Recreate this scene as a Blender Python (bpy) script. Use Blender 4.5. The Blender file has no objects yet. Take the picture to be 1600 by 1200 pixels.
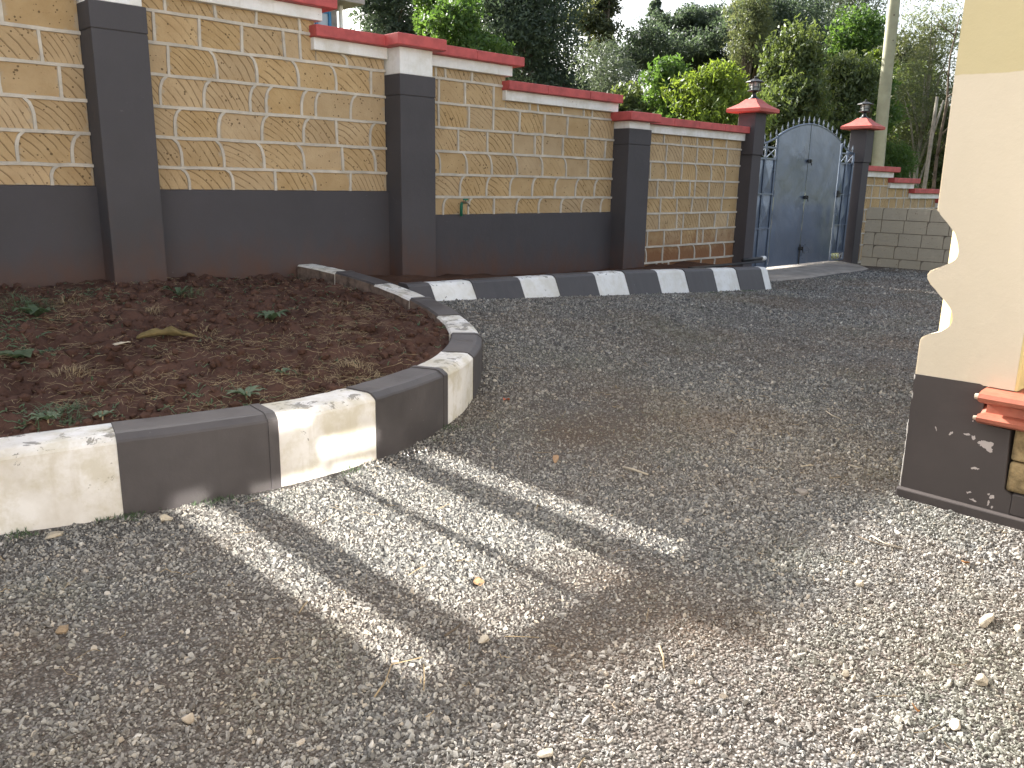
import bpy, bmesh, math, random
import numpy as np
from mathutils import Vector, Matrix, noise as mnoise

random.seed(7)
NR = np.random.RandomState(11)
sc = bpy.context.scene
COL = sc.collection
R = math.radians

# ------------------------------------------------------------------ camera
CAM_H = 1.35
cam = bpy.data.cameras.new('camera')
cam_ob = bpy.data.objects.new('camera', cam)
COL.objects.link(cam_ob)
cam.sensor_fit = 'HORIZONTAL'
cam.sensor_width = 36.0
cam.lens = 36.0 * 1290.0 / 1600.0
cam.clip_start = 0.05
cam.clip_end = 3000.0
_dn = Vector((-95.0, 5300.0, 1290.0)).normalized()          # world down in (right, image down, forward)
_up = -_dn
_hy = -(_up.x * 1396.0 + _up.z * 1290.0) / _up.y
_wx = Vector((1396.0, _hy, 1290.0)).normalized()            # the wall's direction
_wy = _up.cross(_wx)
ROT = Matrix((_wx, _wy, _up))                               # world = ROT @ (right, image down, forward)
_r, _u, _b = ROT @ Vector((1, 0, 0)), ROT @ Vector((0, -1, 0)), ROT @ Vector((0, 0, -1))
cam_ob.matrix_world = Matrix(((_r.x, _u.x, _b.x, 0), (_r.y, _u.y, _b.y, 0), (_r.z, _u.z, _b.z, CAM_H), (0, 0, 0, 1)))
sc.camera = cam_ob

# ------------------------------------------------------------------ sky and sun
SUN_EL = R(27.6)
SUN_AZ = R(0.6)                      # measured from +Y towards +X
sun_dir = Vector((math.sin(SUN_AZ) * math.cos(SUN_EL), math.cos(SUN_AZ) * math.cos(SUN_EL), math.sin(SUN_EL)))
world = bpy.data.worlds.new('World')
sc.world = world
world.use_nodes = True
_nt = world.node_tree
_sky = _nt.nodes.new('ShaderNodeTexSky')
_sky.sky_type = 'NISHITA'
_sky.sun_disc = False
_sky.sun_elevation = SUN_EL
_sky.sun_rotation = SUN_AZ
_sky.air_density = 1.0
_sky.dust_density = 4.0
_sky.ozone_density = 1.0
_hs = _nt.nodes.new('ShaderNodeHueSaturation')          # thin white cloud over the whole sky
_hs.inputs['Saturation'].default_value = 0.5
_nt.links.new(_sky.outputs[0], _hs.inputs['Color'])
_nt.links.new(_hs.outputs[0], _nt.nodes['Background'].inputs[0])
_nt.nodes['Background'].inputs[1].default_value = 0.10
sun = bpy.data.lights.new('sun', 'SUN')
sun.energy = 4.6
sun.angle = R(0.9)
sun.color = (1.0, 0.965, 0.915)
sun_ob = bpy.data.objects.new('sun', sun)
sun_ob.rotation_euler = (-sun_dir).to_track_quat('-Z', 'Y').to_euler()
sun_ob.location = (0, 30, 20)
COL.objects.link(sun_ob)

# ------------------------------------------------------------------ exposure and render settings
vs = sc.view_settings
vs.view_transform = 'Standard'
vs.look = 'None'
vs.exposure = 2.05
vs.gamma = 1.0
vs.use_curve_mapping = False
sc.render.engine = 'CYCLES'
cy = sc.cycles
cy.use_denoising = True
cy.max_bounces = 8
cy.diffuse_bounces = 4
cy.glossy_bounces = 4
cy.transmission_bounces = 4
cy.transparent_max_bounces = 8
cy.caustics_reflective = True        # sun mirrored by the house window onto the gravel and the kerb
cy.caustics_refractive = False
cy.blur_glossy = 0.0
cy.sample_clamp_indirect = 0.0
cy.use_guiding = True
cy.use_surface_guiding = True
cy.use_volume_guiding = False


# ================================================================== helpers
def link(o, parent=None):
    COL.objects.link(o)
    if parent is not None:
        o.parent = parent
    return o


def tag(o, label=None, cat=None, group=None, kind=None):
    if label: o['label'] = label
    if cat: o['category'] = cat
    if group: o['group'] = group
    if kind: o['kind'] = kind
    return o


def thing(name, label, cat, loc=(0, 0, 0), group=None):
    o = bpy.data.objects.new(name, None)
    o.location = loc
    o.empty_display_size = 0.1
    link(o)
    return tag(o, label, cat, group)


def mesh_obj(name, verts, faces, mat, parent=None, smooth=False, origin=None):
    """Mesh object from world coordinates; origin: where its own origin sits."""
    me = bpy.data.meshes.new(name)
    org = Vector(origin) if origin is not None else Vector((0, 0, 0))
    me.from_pydata([tuple(Vector(v) - org) for v in verts], [], faces)
    if mat: me.materials.append(mat)
    if smooth:
        me.polygons.foreach_set('use_smooth', [True] * len(me.polygons))
    me.update()
    o = bpy.data.objects.new(name, me)
    ploc = Vector((0, 0, 0))
    q = parent
    while q is not None:
        ploc += q.location
        q = q.parent
    o.location = org - ploc
    return link(o, parent)


def bm_obj(name, bm, mat, parent=None, smooth=False, origin=None):
    me = bpy.data.meshes.new(name)
    org = Vector(origin) if origin is not None else Vector((0, 0, 0))
    bmesh.ops.recalc_face_normals(bm, faces=bm.faces)
    bmesh.ops.translate(bm, vec=-org, verts=bm.verts)
    bm.to_mesh(me)
    bm.free()
    if mat: me.materials.append(mat)
    if smooth:
        me.polygons.foreach_set('use_smooth', [True] * len(me.polygons))
    o = bpy.data.objects.new(name, me)
    ploc = Vector((0, 0, 0))
    q = parent
    while q is not None:
        ploc += q.location
        q = q.parent
    o.location = org - ploc
    return link(o, parent)


def add_box(bm, x0, x1, y0, y1, z0, z1, bevel=0.0, seg=1, jit=0.0):
    vs_ = [bm.verts.new((x + random.uniform(-jit, jit), y + random.uniform(-jit, jit), z + random.uniform(-jit, jit)))
           for x in (x0, x1) for y in (y0, y1) for z in (z0, z1)]
    fs = [(0, 1, 3, 2), (4, 6, 7, 5), (0, 4, 5, 1), (2, 3, 7, 6), (0, 2, 6, 4), (1, 5, 7, 3)]
    F = [bm.faces.new([vs_[i] for i in f]) for f in fs]
    if bevel > 0:
        es = list({e for f in F for e in f.edges})
        bmesh.ops.bevel(bm, geom=es, offset=bevel, segments=seg, affect='EDGES', profile=0.5)


def box(name, x0, x1, y0, y1, z0, z1, mat, parent=None, bevel=0.0, seg=1, jit=0.0):
    bm = bmesh.new()
    add_box(bm, x0, x1, y0, y1, z0, z1, bevel, seg, jit)
    return bm_obj(name, bm, mat, parent, origin=((x0 + x1) / 2, (y0 + y1) / 2, z0))


def add_tube(bm, pts, radii, n=8, cap=True):
    pts = [Vector(p) for p in pts]
    if not isinstance(radii, (list, tuple)): radii = [radii] * len(pts)
    rings = []
    for i, p in enumerate(pts):
        d = (pts[min(i + 1, len(pts) - 1)] - pts[max(i - 1, 0)]).normalized()
        a = d.orthogonal().normalized() if abs(d.z) < 0.9 else Vector((1, 0, 0)).cross(d).normalized()
        if i and rings:
            a = (prev - prev.project(d)).normalized()
        prev = a
        b = d.cross(a)
        rings.append([bm.verts.new(p + radii[i] * (a * math.cos(t) + b * math.sin(t)))
                      for t in [2 * math.pi * k / n for k in range(n)]])
    for r0, r1 in zip(rings, rings[1:]):
        for k in range(n):
            bm.faces.new((r0[k], r0[(k + 1) % n], r1[(k + 1) % n], r1[k]))
    if cap:
        bm.faces.new(rings[0][::-1])
        bm.faces.new(rings[-1])


def add_lathe(bm, c, prof, n=16):
    """prof: list of (radius, z)"""
    rings = []
    for r, z in prof:
        rings.append([bm.verts.new((c[0] + r * math.cos(2 * math.pi * k / n), c[1] + r * math.sin(2 * math.pi * k / n), c[2] + z))
                      for k in range(n)])
    for r0, r1 in zip(rings, rings[1:]):
        for k in range(n):
            bm.faces.new((r0[k], r0[(k + 1) % n], r1[(k + 1) % n], r1[k]))
    bm.faces.new(rings[0][::-1])
    bm.faces.new(rings[-1])


def smooth01(t):
    t = min(1.0, max(0.0, t))
    return t * t * (3 - 2 * t)


# ------------------------------------------------------------------ node material helpers
class NM:
    def __init__(self, name, rough=0.85, spec=0.3):
        self.m = bpy.data.materials.new(name)
        self.m.use_nodes = True
        self.nt = self.m.node_tree
        self.bsdf = self.nt.nodes['Principled BSDF']
        self.bsdf.inputs['Roughness'].default_value = rough
        self.bsdf.inputs['Specular IOR Level'].default_value = spec

    def n(self, t, **kw):
        nd = self.nt.nodes.new(t)
        for k, v in kw.items(): setattr(nd, k, v)
        return nd

    def l(self, a, b):
        self.nt.links.new(a, b)

    def set(self, sock, v):
        if hasattr(v, 'links') or isinstance(v, bpy.types.NodeSocket):
            self.l(v, sock)
        elif isinstance(v, (tuple, list)) and len(v) == 3 and sock.type == 'RGBA':
            sock.default_value = (*v, 1)
        else:
            sock.default_value = v

    def coord(self, which='Object'):
        return self.n('ShaderNodeTexCoord').outputs[which]

    def pos(self):
        return self.n('ShaderNodeNewGeometry').outputs['Position']

    def mapping(self, vec, scale=(1, 1, 1), loc=(0, 0, 0), rot=(0, 0, 0)):
        nd = self.n('ShaderNodeMapping')
        self.l(vec, nd.inputs['Vector'])
        nd.inputs['Scale'].default_value = scale
        nd.inputs['Location'].default_value = loc
        nd.inputs['Rotation'].default_value = rot
        return nd.outputs[0]

    def noise(self, vec, scale, detail=4, rough=0.55, dist=0.0):
        nd = self.n('ShaderNodeTexNoise')
        self.l(vec, nd.inputs['Vector'])
        nd.inputs['Scale'].default_value = scale
        nd.inputs['Detail'].default_value = detail
        nd.inputs['Roughness'].default_value = rough
        nd.inputs['Distortion'].default_value = dist
        return nd.outputs[0]

    def voronoi(self, vec, scale, out='Distance', feature='F1', rand=1.0):
        nd = self.n('ShaderNodeTexVoronoi', feature=feature)
        self.l(vec, nd.inputs['Vector'])
        nd.inputs['Scale'].default_value = scale
        nd.inputs['Randomness'].default_value = rand
        return nd.outputs[out]

    def math(self, op, a, b=None, c=None, clamp=False):
        nd = self.n('ShaderNodeMath', operation=op, use_clamp=clamp)
        self.set(nd.inputs[0], a)
        if b is not None: self.set(nd.inputs[1], b)
        if c is not None: self.set(nd.inputs[2], c)
        return nd.outputs[0]

    def rng(self, v, a, b, c=0.0, d=1.0, smooth=False):
        nd = self.n('ShaderNodeMapRange')
        if smooth: nd.interpolation_type = 'SMOOTHSTEP'
        self.set(nd.inputs[0], v)
        for i, q in enumerate((a, b, c, d)): nd.inputs[i + 1].default_value = q
        return nd.outputs[0]

    def mix(self, f, a, b, mode='MIX'):
        nd = self.n('ShaderNodeMix', data_type='RGBA', blend_type=mode)
        self.set(nd.inputs[0], f)
        self.set(nd.inputs[6], a)
        self.set(nd.inputs[7], b)
        return nd.outputs[2]

    def ramp(self, v, stops, interp='LINEAR'):
        nd = self.n('ShaderNodeValToRGB')
        nd.color_ramp.interpolation = interp
        cr = nd.color_ramp
        while len(cr.elements) < len(stops): cr.elements.new(0.5)
        for e, (p, c) in zip(cr.elements, stops):
            e.position = p
            e.color = (*c, 1)
        self.l(v, nd.inputs[0])
        return nd.outputs[0]

    def sep(self, v):
        nd = self.n('ShaderNodeSeparateXYZ')
        self.l(v, nd.inputs[0])
        return nd.outputs

    def rand(self):
        return self.n('ShaderNodeObjectInfo').outputs['Random']

    def bump(self, h, strength=0.3, dist=0.01):
        nd = self.n('ShaderNodeBump')
        nd.inputs['Strength'].default_value = strength
        nd.inputs['Distance'].default_value = dist
        self.l(h, nd.inputs['Height'])
        self.l(nd.outputs[0], self.bsdf.inputs['Normal'])

    def color(self, c):
        self.set(self.bsdf.inputs['Base Color'], c)
        return self

    def rough(self, v):
        self.set(self.bsdf.inputs['Roughness'], v)
        return self


def mat_dark_plaster(name, base=(0.058, 0.053, 0.057), soil_z=None, soil_h=0.45):
    M = NM(name, 0.7, 0.3)
    p = M.pos()
    big = M.noise(p, 1.6, 4, 0.6)
    fine = M.noise(p, 45, 3)
    c = M.mix(M.rng(big, 0.3, 0.75), base, tuple(q * 1.35 for q in base))
    if soil_z is not None:                       # red soil splashed up the foot of the wall
        z = M.sep(p)[2]
        x = M.sep(p)[0]
        base_z = M.rng(x, 4.0, 8.5, soil_z, soil_z - 0.28)
        h = M.math('SUBTRACT', z, base_z)
        n2 = M.noise(M.mapping(p, (2.2, 2.2, 1.2)), 3.0, 5, 0.6)
        f = M.math('ADD', M.rng(h, 0.0, soil_h, 0.85, 0.0), M.rng(n2, 0.35, 0.75, -0.35, 0.25))
        f = M.math('MULTIPLY', M.math('MAXIMUM', f, 0.0), M.rng(h, 0.0, soil_h * 1.6, 1.0, 0.0), clamp=True)
        c = M.mix(M.math('MULTIPLY', f, 0.95), c, (0.105, 0.052, 0.034))
    # scuffs and scratches down to the pale render coat
    sx = M.noise(M.mapping(p, (3, 3, 7)), 5.0, 6, 0.75, 0.6)
    zone = M.noise(p, 1.1, 2)
    sc_ = M.math('MULTIPLY', M.rng(sx, 0.665, 0.72), M.rng(zone, 0.50, 0.58))
    c = M.mix(M.math('MULTIPLY', sc_, 0.7), c, (0.30, 0.27, 0.26))
    M.color(c)
    M.rough(M.rng(big, 0.3, 0.7, 0.62, 0.8))
    M.bump(M.math('ADD', M.math('MULTIPLY', M.noise(p, 9, 4), 1.0), M.math('MULTIPLY', fine, 0.25)), 0.35, 0.012)
    return M.m


def mat_white_paint(name, base=(0.84, 0.825, 0.80), dirt=0.5, chip=0.64):
    M = NM(name, 0.65, 0.3)
    p = M.pos()
    n1 = M.noise(p, 3.0, 5, 0.62)
    c = M.mix(M.math('MULTIPLY', M.rng(n1, 0.42, 0.72), dirt), base, (0.46, 0.41, 0.33))
    streak = M.noise(M.mapping(p, (14, 14, 1.2)), 2.0, 4)
    c = M.mix(M.math('MULTIPLY', M.rng(streak, 0.55, 0.75), dirt * 0.6), c, (0.50, 0.45, 0.37))
    n2 = M.noise(p, 10.0, 6, 0.72, 0.4)
    nz = M.sep(M.n('ShaderNodeNewGeometry').outputs['Normal'])[2]
    n2 = M.math('ADD', n2, M.rng(nz, 0.5, 0.95, 0.0, 0.105))
    ch = M.rng(n2, chip, chip + 0.02)
    c = M.mix(ch, c, (0.27, 0.255, 0.235))
    moss_ = M.math('MULTIPLY', M.rng(M.noise(p, 4.5, 5, 0.68), 0.46, 0.60), dirt * 0.75)
    c = M.mix(moss_, c, (0.47, 0.42, 0.29))
    M.color(c)
    M.bump(M.math('SUBTRACT', M.noise(p, 30, 4), M.math('MULTIPLY', ch, 0.6)), 0.3, 0.006)
    return M.m


def mat_black_paint(name, base=(0.058, 0.052, 0.053)):
    M = NM(name, 0.5, 0.4)
    p = M.pos()
    n1 = M.noise(p, 4.0, 5, 0.6)
    c = M.mix(M.rng(n1, 0.35, 0.75), base, tuple(q * 1.45 for q in base))
    n2 = M.noise(p, 12.0, 6, 0.75, 0.5)
    zone = M.noise(p, 2.0, 2)
    ch = M.math('MULTIPLY', M.rng(n2, 0.685, 0.70), M.rng(zone, 0.48, 0.58))
    c = M.mix(ch, c, (0.42, 0.40, 0.37))
    z = M.sep(M.n('ShaderNodeNewGeometry').outputs['Normal'])[2]
    dust = M.math('MULTIPLY', M.rng(z, 0.6, 1.0), M.rng(n1, 0.3, 0.7, 0.05, 0.4))
    c = M.mix(dust, c, (0.15, 0.138, 0.132))       # settled dust on the level top
    M.color(c)
    M.rough(M.rng(n1, 0.3, 0.7, 0.42, 0.65))
    M.bump(M.math('ADD', M.noise(p, 18, 4), M.math('MULTIPLY', M.noise(p, 120, 2), 0.2)), 0.3, 0.006)
    return M.m


def mat_stone_block(name, a=(0.405, 0.273, 0.138), b=(0.49, 0.348, 0.19), smear=(0.40, 0.33, 0.24), marks=1.0, foot_z=None):
    M = NM(name, 0.9, 0.2)
    oc = M.coord('Object')
    gen = M.coord('Generated')
    rnd = M.rand()
    rv = M.n('ShaderNodeCombineXYZ')
    M.l(M.math('MULTIPLY', rnd, 37.0), rv.inputs[0])
    M.l(M.math('MULTIPLY', rnd, 91.0), rv.inputs[2])
    va = M.n('ShaderNodeVectorMath', operation='ADD')
    M.l(oc, va.inputs[0]); M.l(rv.outputs[0], va.inputs[1])
    p = va.outputs[0]
    big = M.noise(p, 5, 4, 0.6)
    c = M.mix(M.rng(big, 0.3, 0.7), a, b)
    hv = M.rng(rnd, 0, 1, 0.93, 1.08)
    hsv = M.n('ShaderNodeHueSaturation')
    M.set(hsv.inputs['Value'], hv)
    M.set(hsv.inputs['Saturation'], M.rng(M.math('FRACT', M.math('MULTIPLY', rnd, 7.3)), 0, 1, 0.90, 1.05))
    M.l(c, hsv.inputs['Color'])
    c = hsv.outputs[0]
    # arcs left by the quarry saw
    s = M.sep(oc)
    cx = M.rng(M.math('FRACT', M.math('MULTIPLY', rnd, 13.7)), 0, 1, -0.62, -0.30)
    dx = M.math('SUBTRACT', s[0], cx)
    dz = M.math('ADD', s[2], M.rng(M.math('FRACT', M.math('MULTIPLY', rnd, 5.1)), 0, 1, 0.30, 0.55))
    rr = M.math('SQRT', M.math('ADD', M.math('MULTIPLY', dx, dx), M.math('MULTIPLY', dz, dz)))
    rr = M.math('ADD', rr, M.math('MULTIPLY', M.noise(p, 4, 2), 0.05))
    w = M.math('FRACT', M.math('MULTIPLY', rr, M.rng(M.math('FRACT', M.math('MULTIPLY', rnd, 3.3)), 0, 1, 15, 23)))
    line = M.rng(w, 0.0, 0.24, 1.0, 0.0)
    on = M.rng(M.math('FRACT', M.math('MULTIPLY', rnd, 17.9)), 0.22, 0.45)
    patch = M.rng(M.noise(p, 7, 3), 0.36, 0.52)
    line = M.math('MULTIPLY', M.math('MULTIPLY', line, on), M.math('MULTIPLY', patch, marks))
    c = M.mix(M.math('MULTIPLY', line, 0.85), c, (0.11, 0.06, 0.026))
    # pores
    d = M.voronoi(p, 26)
    th = M.rng(M.noise(p, 9, 2), 0.40, 0.70, 0.04, 0.31)
    pit = M.math('LESS_THAN', d, th)
    c = M.mix(M.math('MULTIPLY', pit, 0.78), c, (0.10, 0.062, 0.032))
    # mortar wiped over the arrises
    g = M.sep(gen)
    ex = M.math('ABSOLUTE', M.math('SUBTRACT', g[0], 0.5))
    ez = M.math('ABSOLUTE', M.math('SUBTRACT', g[2], 0.5))
    e = M.math('ADD', M.math('MAXIMUM', ex, ez), M.rng(M.noise(p, 13, 4, 0.65), 0.25, 0.75, -0.11, 0.10))
    c = M.mix(M.rng(e, 0.415, 0.49, 0, 0.8, True), c, smear)
    if foot_z is not None:
        z = M.sep(M.pos())[2]
        f = M.math('MULTIPLY', M.rng(M.math('ADD', z, M.rng(big, 0.2, 0.8, -0.15, 0.15)), foot_z, foot_z + 0.35, 0.85, 0.0), 1.0)
        c = M.mix(f, c, (0.20, 0.085, 0.04))
    M.color(c)
    h = M.math('SUBTRACT', M.math('ADD', M.noise(p, 60, 3), M.math('MULTIPLY', big, 1.5)),
               M.math('ADD', M.math('MULTIPLY', line, 0.8), M.math('MULTIPLY', pit, 1.0)))
    M.bump(h, 0.45, 0.008)
    return M.m


def mat_simple(name, col, rough=0.8, spec=0.3, var=0.25, scale=8.0, bump=0.2, bscale=40, metal=0.0, bdist=0.005):
    M = NM(name, rough, spec)
    p = M.pos()
    n1 = M.noise(p, scale, 5, 0.6)
    lo = tuple(q * (1 - var) for q in col)
    hi = tuple(min(0.9, q * (1 + var)) for q in col)
    M.color(M.mix(M.rng(n1, 0.3, 0.7), lo, hi))
    M.bsdf.inputs['Metallic'].default_value = metal
    if bump: M.bump(M.noise(p, bscale, 4), bump, bdist)
    return M.m


def mat_leaf(name, a, b, trans=0.45, tint=(1.25, 1.2, 0.55)):
    M = NM(name, 0.5, 0.35)
    at = M.n('ShaderNodeAttribute', attribute_name='leaf_random')
    n1 = M.noise(M.pos(), 0.9, 3)
    f = M.math('ADD', M.math('MULTIPLY', at.outputs['Fac'], 0.6), M.rng(n1, 0.3, 0.7, 0, 0.4))
    c = M.mix(f, a, b)
    M.color(c)
    tr = M.n('ShaderNodeBsdfTranslucent')
    M.l(M.mix(1.0, c, tint, 'MULTIPLY'), tr.inputs[0])
    ms = M.n('ShaderNodeMixShader')
    ms.inputs[0].default_value = trans
    M.l(M.bsdf.outputs[0], ms.inputs[1])
    M.l(tr.outputs[0], ms.inputs[2])
    M.l(ms.outputs[0], M.nt.nodes['Material Output'].inputs['Surface'])
    return M.m


# ================================================================== materials
M_PLASTER = mat_dark_plaster('dark plaster', soil_z=0.50)
M_PILLAR = mat_dark_plaster('pillar paint', base=(0.060, 0.055, 0.058), soil_z=0.50, soil_h=0.6)
M_GATEPILLAR = mat_dark_plaster('gate pillar paint', base=(0.060, 0.053, 0.056))
M_BLOCK = mat_stone_block('sawn stone block')
M_BLOCK_FOOT = mat_stone_block('sawn stone block with soil', foot_z=0.42)
M_RAW = mat_stone_block('raw stone block', a=(0.40, 0.33, 0.225), b=(0.52, 0.445, 0.325), smear=(0.44, 0.38, 0.285), marks=0.25)
M_MORTAR = mat_simple('mortar', (0.52, 0.465, 0.39), 0.9, 0.2, 0.22, 6, 0.4, 60)
M_RAWMORTAR = mat_simple('raw mortar', (0.24, 0.20, 0.15), 0.95, 0.2, 0.3, 6, 0.4, 60)
M_WHITE = mat_white_paint('white wall paint', dirt=0.35, chip=0.69)
M_KWHITE = mat_white_paint('white kerb paint', base=(0.76, 0.74, 0.715), dirt=0.7, chip=0.645)
M_KWHITE2 = mat_white_paint('cleaner white kerb paint', base=(0.80, 0.79, 0.77), dirt=0.35, chip=0.67)
M_KBLACK = mat_black_paint('black kerb paint')
M_KRAW = mat_simple('bare kerb mortar', (0.17, 0.125, 0.10), 0.95, 0.15, 0.45, 14, 0.9, 40, bdist=0.015)
M_RED = mat_simple('red coping paint', (0.47, 0.088, 0.082), 0.6, 0.35, 0.24, 7, 0.2, 50)
M_REDCAP = mat_simple('faded red cap paint', (0.46, 0.105, 0.085), 0.65, 0.3, 0.2, 6, 0.2, 50)
M_CREAM = None


def mat_house_paint():
    M = NM('cream house paint', 0.7, 0.25)
    p = M.pos()
    z = M.sep(p)[2]
    n1 = M.noise(p, 1.3, 4, 0.6)
    lower = M.mix(M.rng(n1, 0.3, 0.7), (0.64, 0.565, 0.435), (0.685, 0.605, 0.475))
    upper = M.mix(M.rng(n1, 0.3, 0.7), (0.54, 0.465, 0.275), (0.58, 0.505, 0.305))
    zz = M.math('ADD', z, M.rng(M.noise(p, 6, 3), 0.3, 0.7, -0.006, 0.006))
    c = M.mix(M.rng(zz, 1.803, 1.808), lower, upper)
    sp = M.rng(M.noise(p, 60, 2), 0.76, 0.78)
    c = M.mix(M.math('MULTIPLY', sp, 0.4), c, (0.40, 0.34, 0.24))
    M.color(c)
    M.bump(M.math('ADD', M.noise(p, 7, 4), M.math('MULTIPLY', M.noise(p, 90, 3), 0.25)), 0.35, 0.008)
    return M.m


def mat_house_dark():
    M = NM('chipped dark plinth paint', 0.62, 0.3)
    p = M.pos()
    n1 = M.noise(p, 2.5, 4)
    c = M.mix(M.rng(n1, 0.3, 0.7), (0.064, 0.055, 0.052), (0.080, 0.068, 0.064))
    chips = None
    # flakes of paint gone: blobs at fixed places on the wall
    warp = M.n('ShaderNodeTexNoise'); warp.inputs['Scale'].default_value = 26; warp.inputs['Detail'].default_value = 4
    M.l(p, warp.inputs['Vector'])
    wv = M.n('ShaderNodeVectorMath', operation='SCALE'); wv.inputs['Scale'].default_value = 0.055
    M.l(warp.outputs['Color'], wv.inputs[0])
    pw = M.n('ShaderNodeVectorMath', operation='ADD'); M.l(p, pw.inputs[0]); M.l(wv.outputs[0], pw.inputs[1])
    q = M.sep(pw.outputs[0])
    for (y, z, ry, rz) in [(1.022, 0.315, 0.030, 0.017), (1.008, 0.300, 0.012, 0.018), (1.075, 0.335, 0.011, 0.008), (1.105, 0.340, 0.014, 0.005),
                           (1.165, 0.335, 0.005, 0.008), (1.225, 0.335, 0.005, 0.005), (1.052, 0.200, 0.016, 0.006),
                           (0.970, 0.090, 0.012, 0.012), (0.990, 0.105, 0.006, 0.005), (1.04, 0.062, 0.010, 0.005), (1.065, 0.085, 0.010, 0.003),
                           (0.985, 0.060, 0.005, 0.012), (0.96, 0.052, 0.006, 0.008), (1.09, 0.40, 0.003, 0.003)]:
        a = M.math('DIVIDE', M.math('SUBTRACT', q[1], y + 0.0275), ry)
        b = M.math('DIVIDE', M.math('SUBTRACT', q[2], z + 0.0275), rz)
        dd = M.math('ADD', M.math('MULTIPLY', a, a), M.math('MULTIPLY', b, b))
        e = M.math('LESS_THAN', dd, 1.0)
        chips = e if chips is None else M.math('MAXIMUM', chips, e)
    c = M.mix(chips, c, (0.46, 0.41, 0.385))
    M.color(c)
    M.bump(M.math('SUBTRACT', M.noise(p, 10, 4), M.math('MULTIPLY', chips, 0.5)), 0.3, 0.006)
    return M.m


def mat_gate():
    M = NM('blue grey gate paint', 0.34, 0.5)
    p = M.pos()
    n1 = M.noise(p, 1.6, 3)
    M.color(M.mix(M.rng(n1, 0.3, 0.7), (0.105, 0.14, 0.205), (0.145, 0.18, 0.245)))
    M.rough(M.rng(M.noise(p, 2.3, 3), 0.3, 0.7, 0.26, 0.48))
    M.bsdf.inputs['Metallic'].default_value = 0.35
    M.bsdf.inputs['Coat Weight'].default_value = 0.7
    M.bsdf.inputs['Coat Roughness'].default_value = 0.16
    M.bump(M.noise(M.mapping(p, (1, 1, 0.8)), 2.6, 3, 0.5, 0.3), 0.5, 0.06)
    return M.m


def mat_gravel_ground():
    M = NM('gravel bed', 0.95, 0.15)
    p = M.pos()
    cell = M.voronoi(p, 95, 'Color')
    d = M.voronoi(p, 95)
    r = M.sep(cell)[0]
    c = M.ramp(r, [(0.0, (0.07, 0.069, 0.068)), (0.45, (0.18, 0.176, 0.17)), (0.8, (0.29, 0.284, 0.272)), (1.0, (0.44, 0.425, 0.40))])
    br = M.noise(p, 0.55, 5, 0.66)
    c = M.mix(M.rng(br, 0.42, 0.66, 0.1, 0.85), c, (0.16, 0.108, 0.07))
    c = M.mix(M.rng(d, 0.25, 0.6, 0, 0.7), c, (0.06, 0.052, 0.045))
    M.color(c)
    M.bump(M.math('SUBTRACT', 1.0, d), 1.0, 0.012)
    return M.m


def mat_gravel_stone():
    M = NM('crushed stone', 0.8, 0.3)
    r = M.rand()
    p = M.pos()
    c = M.ramp(r, [(0.0, (0.066, 0.066, 0.067)), (0.25, (0.128, 0.127, 0.122)), (0.6, (0.245, 0.24, 0.225)), (0.88, (0.355, 0.345, 0.315)), (0.965, (0.39, 0.34, 0.275)), (1.0, (0.58, 0.56, 0.515))])
    br = M.noise(p, 0.55, 5, 0.66)
    c = M.mix(M.rng(br, 0.43, 0.67, 0, 0.50), c, (0.21, 0.16, 0.118))
    gr = M.noise(M.mapping(p, (1, 1, 1), (7, 3, 0)), 0.9, 4, 0.65)
    c = M.mix(M.rng(gr, 0.52, 0.70, 0, 0.30), c, (0.17, 0.175, 0.115))
    M.color(c)
    return M.m


def mat_soil(name='red soil', lo=(0.046, 0.024, 0.018), hi=(0.105, 0.058, 0.044)):
    M = NM(name, 0.97, 0.1)
    p = M.pos()
    n1 = M.noise(p, 3.5, 5, 0.6)
    n2 = M.noise(p, 40, 5, 0.65)
    c = M.mix(M.rng(n1, 0.3, 0.7), lo, hi)
    c = M.mix(M.rng(n2, 0.45, 0.8, 0, 0.5), c, (0.115, 0.072, 0.055))
    M.color(c)
    M.bump(M.math('ADD', n2, M.math('MULTIPLY', M.noise(p, 130, 3), 0.5)), 0.9, 0.012)
    return M.m


def mat_terrain():
    M = NM('grassy earth', 0.95, 0.1)
    p = M.pos()
    n1 = M.noise(p, 0.35, 5, 0.6)
    n2 = M.noise(p, 6, 4, 0.6)
    c = M.mix(M.rng(n1, 0.4, 0.65), (0.060, 0.078, 0.022), (0.12, 0.085, 0.045))
    c = M.mix(M.rng(n2, 0.4, 0.7, 0, 0.5), c, (0.09, 0.11, 0.035))
    M.color(c)
    M.bump(n2, 0.6, 0.05)
    return M.m


def mat_concrete(name, col, var=0.25):
    return mat_simple(name, col, 0.9, 0.2, var, 3.5, 0.35, 55)


def mat_glass_reflective():
    M = NM('mirror tinted window glass', 0.014, 0.5)
    M.bsdf.inputs['Metallic'].default_value = 1.0
    M.color((0.74, 0.74, 0.72))
    return M.m


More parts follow.
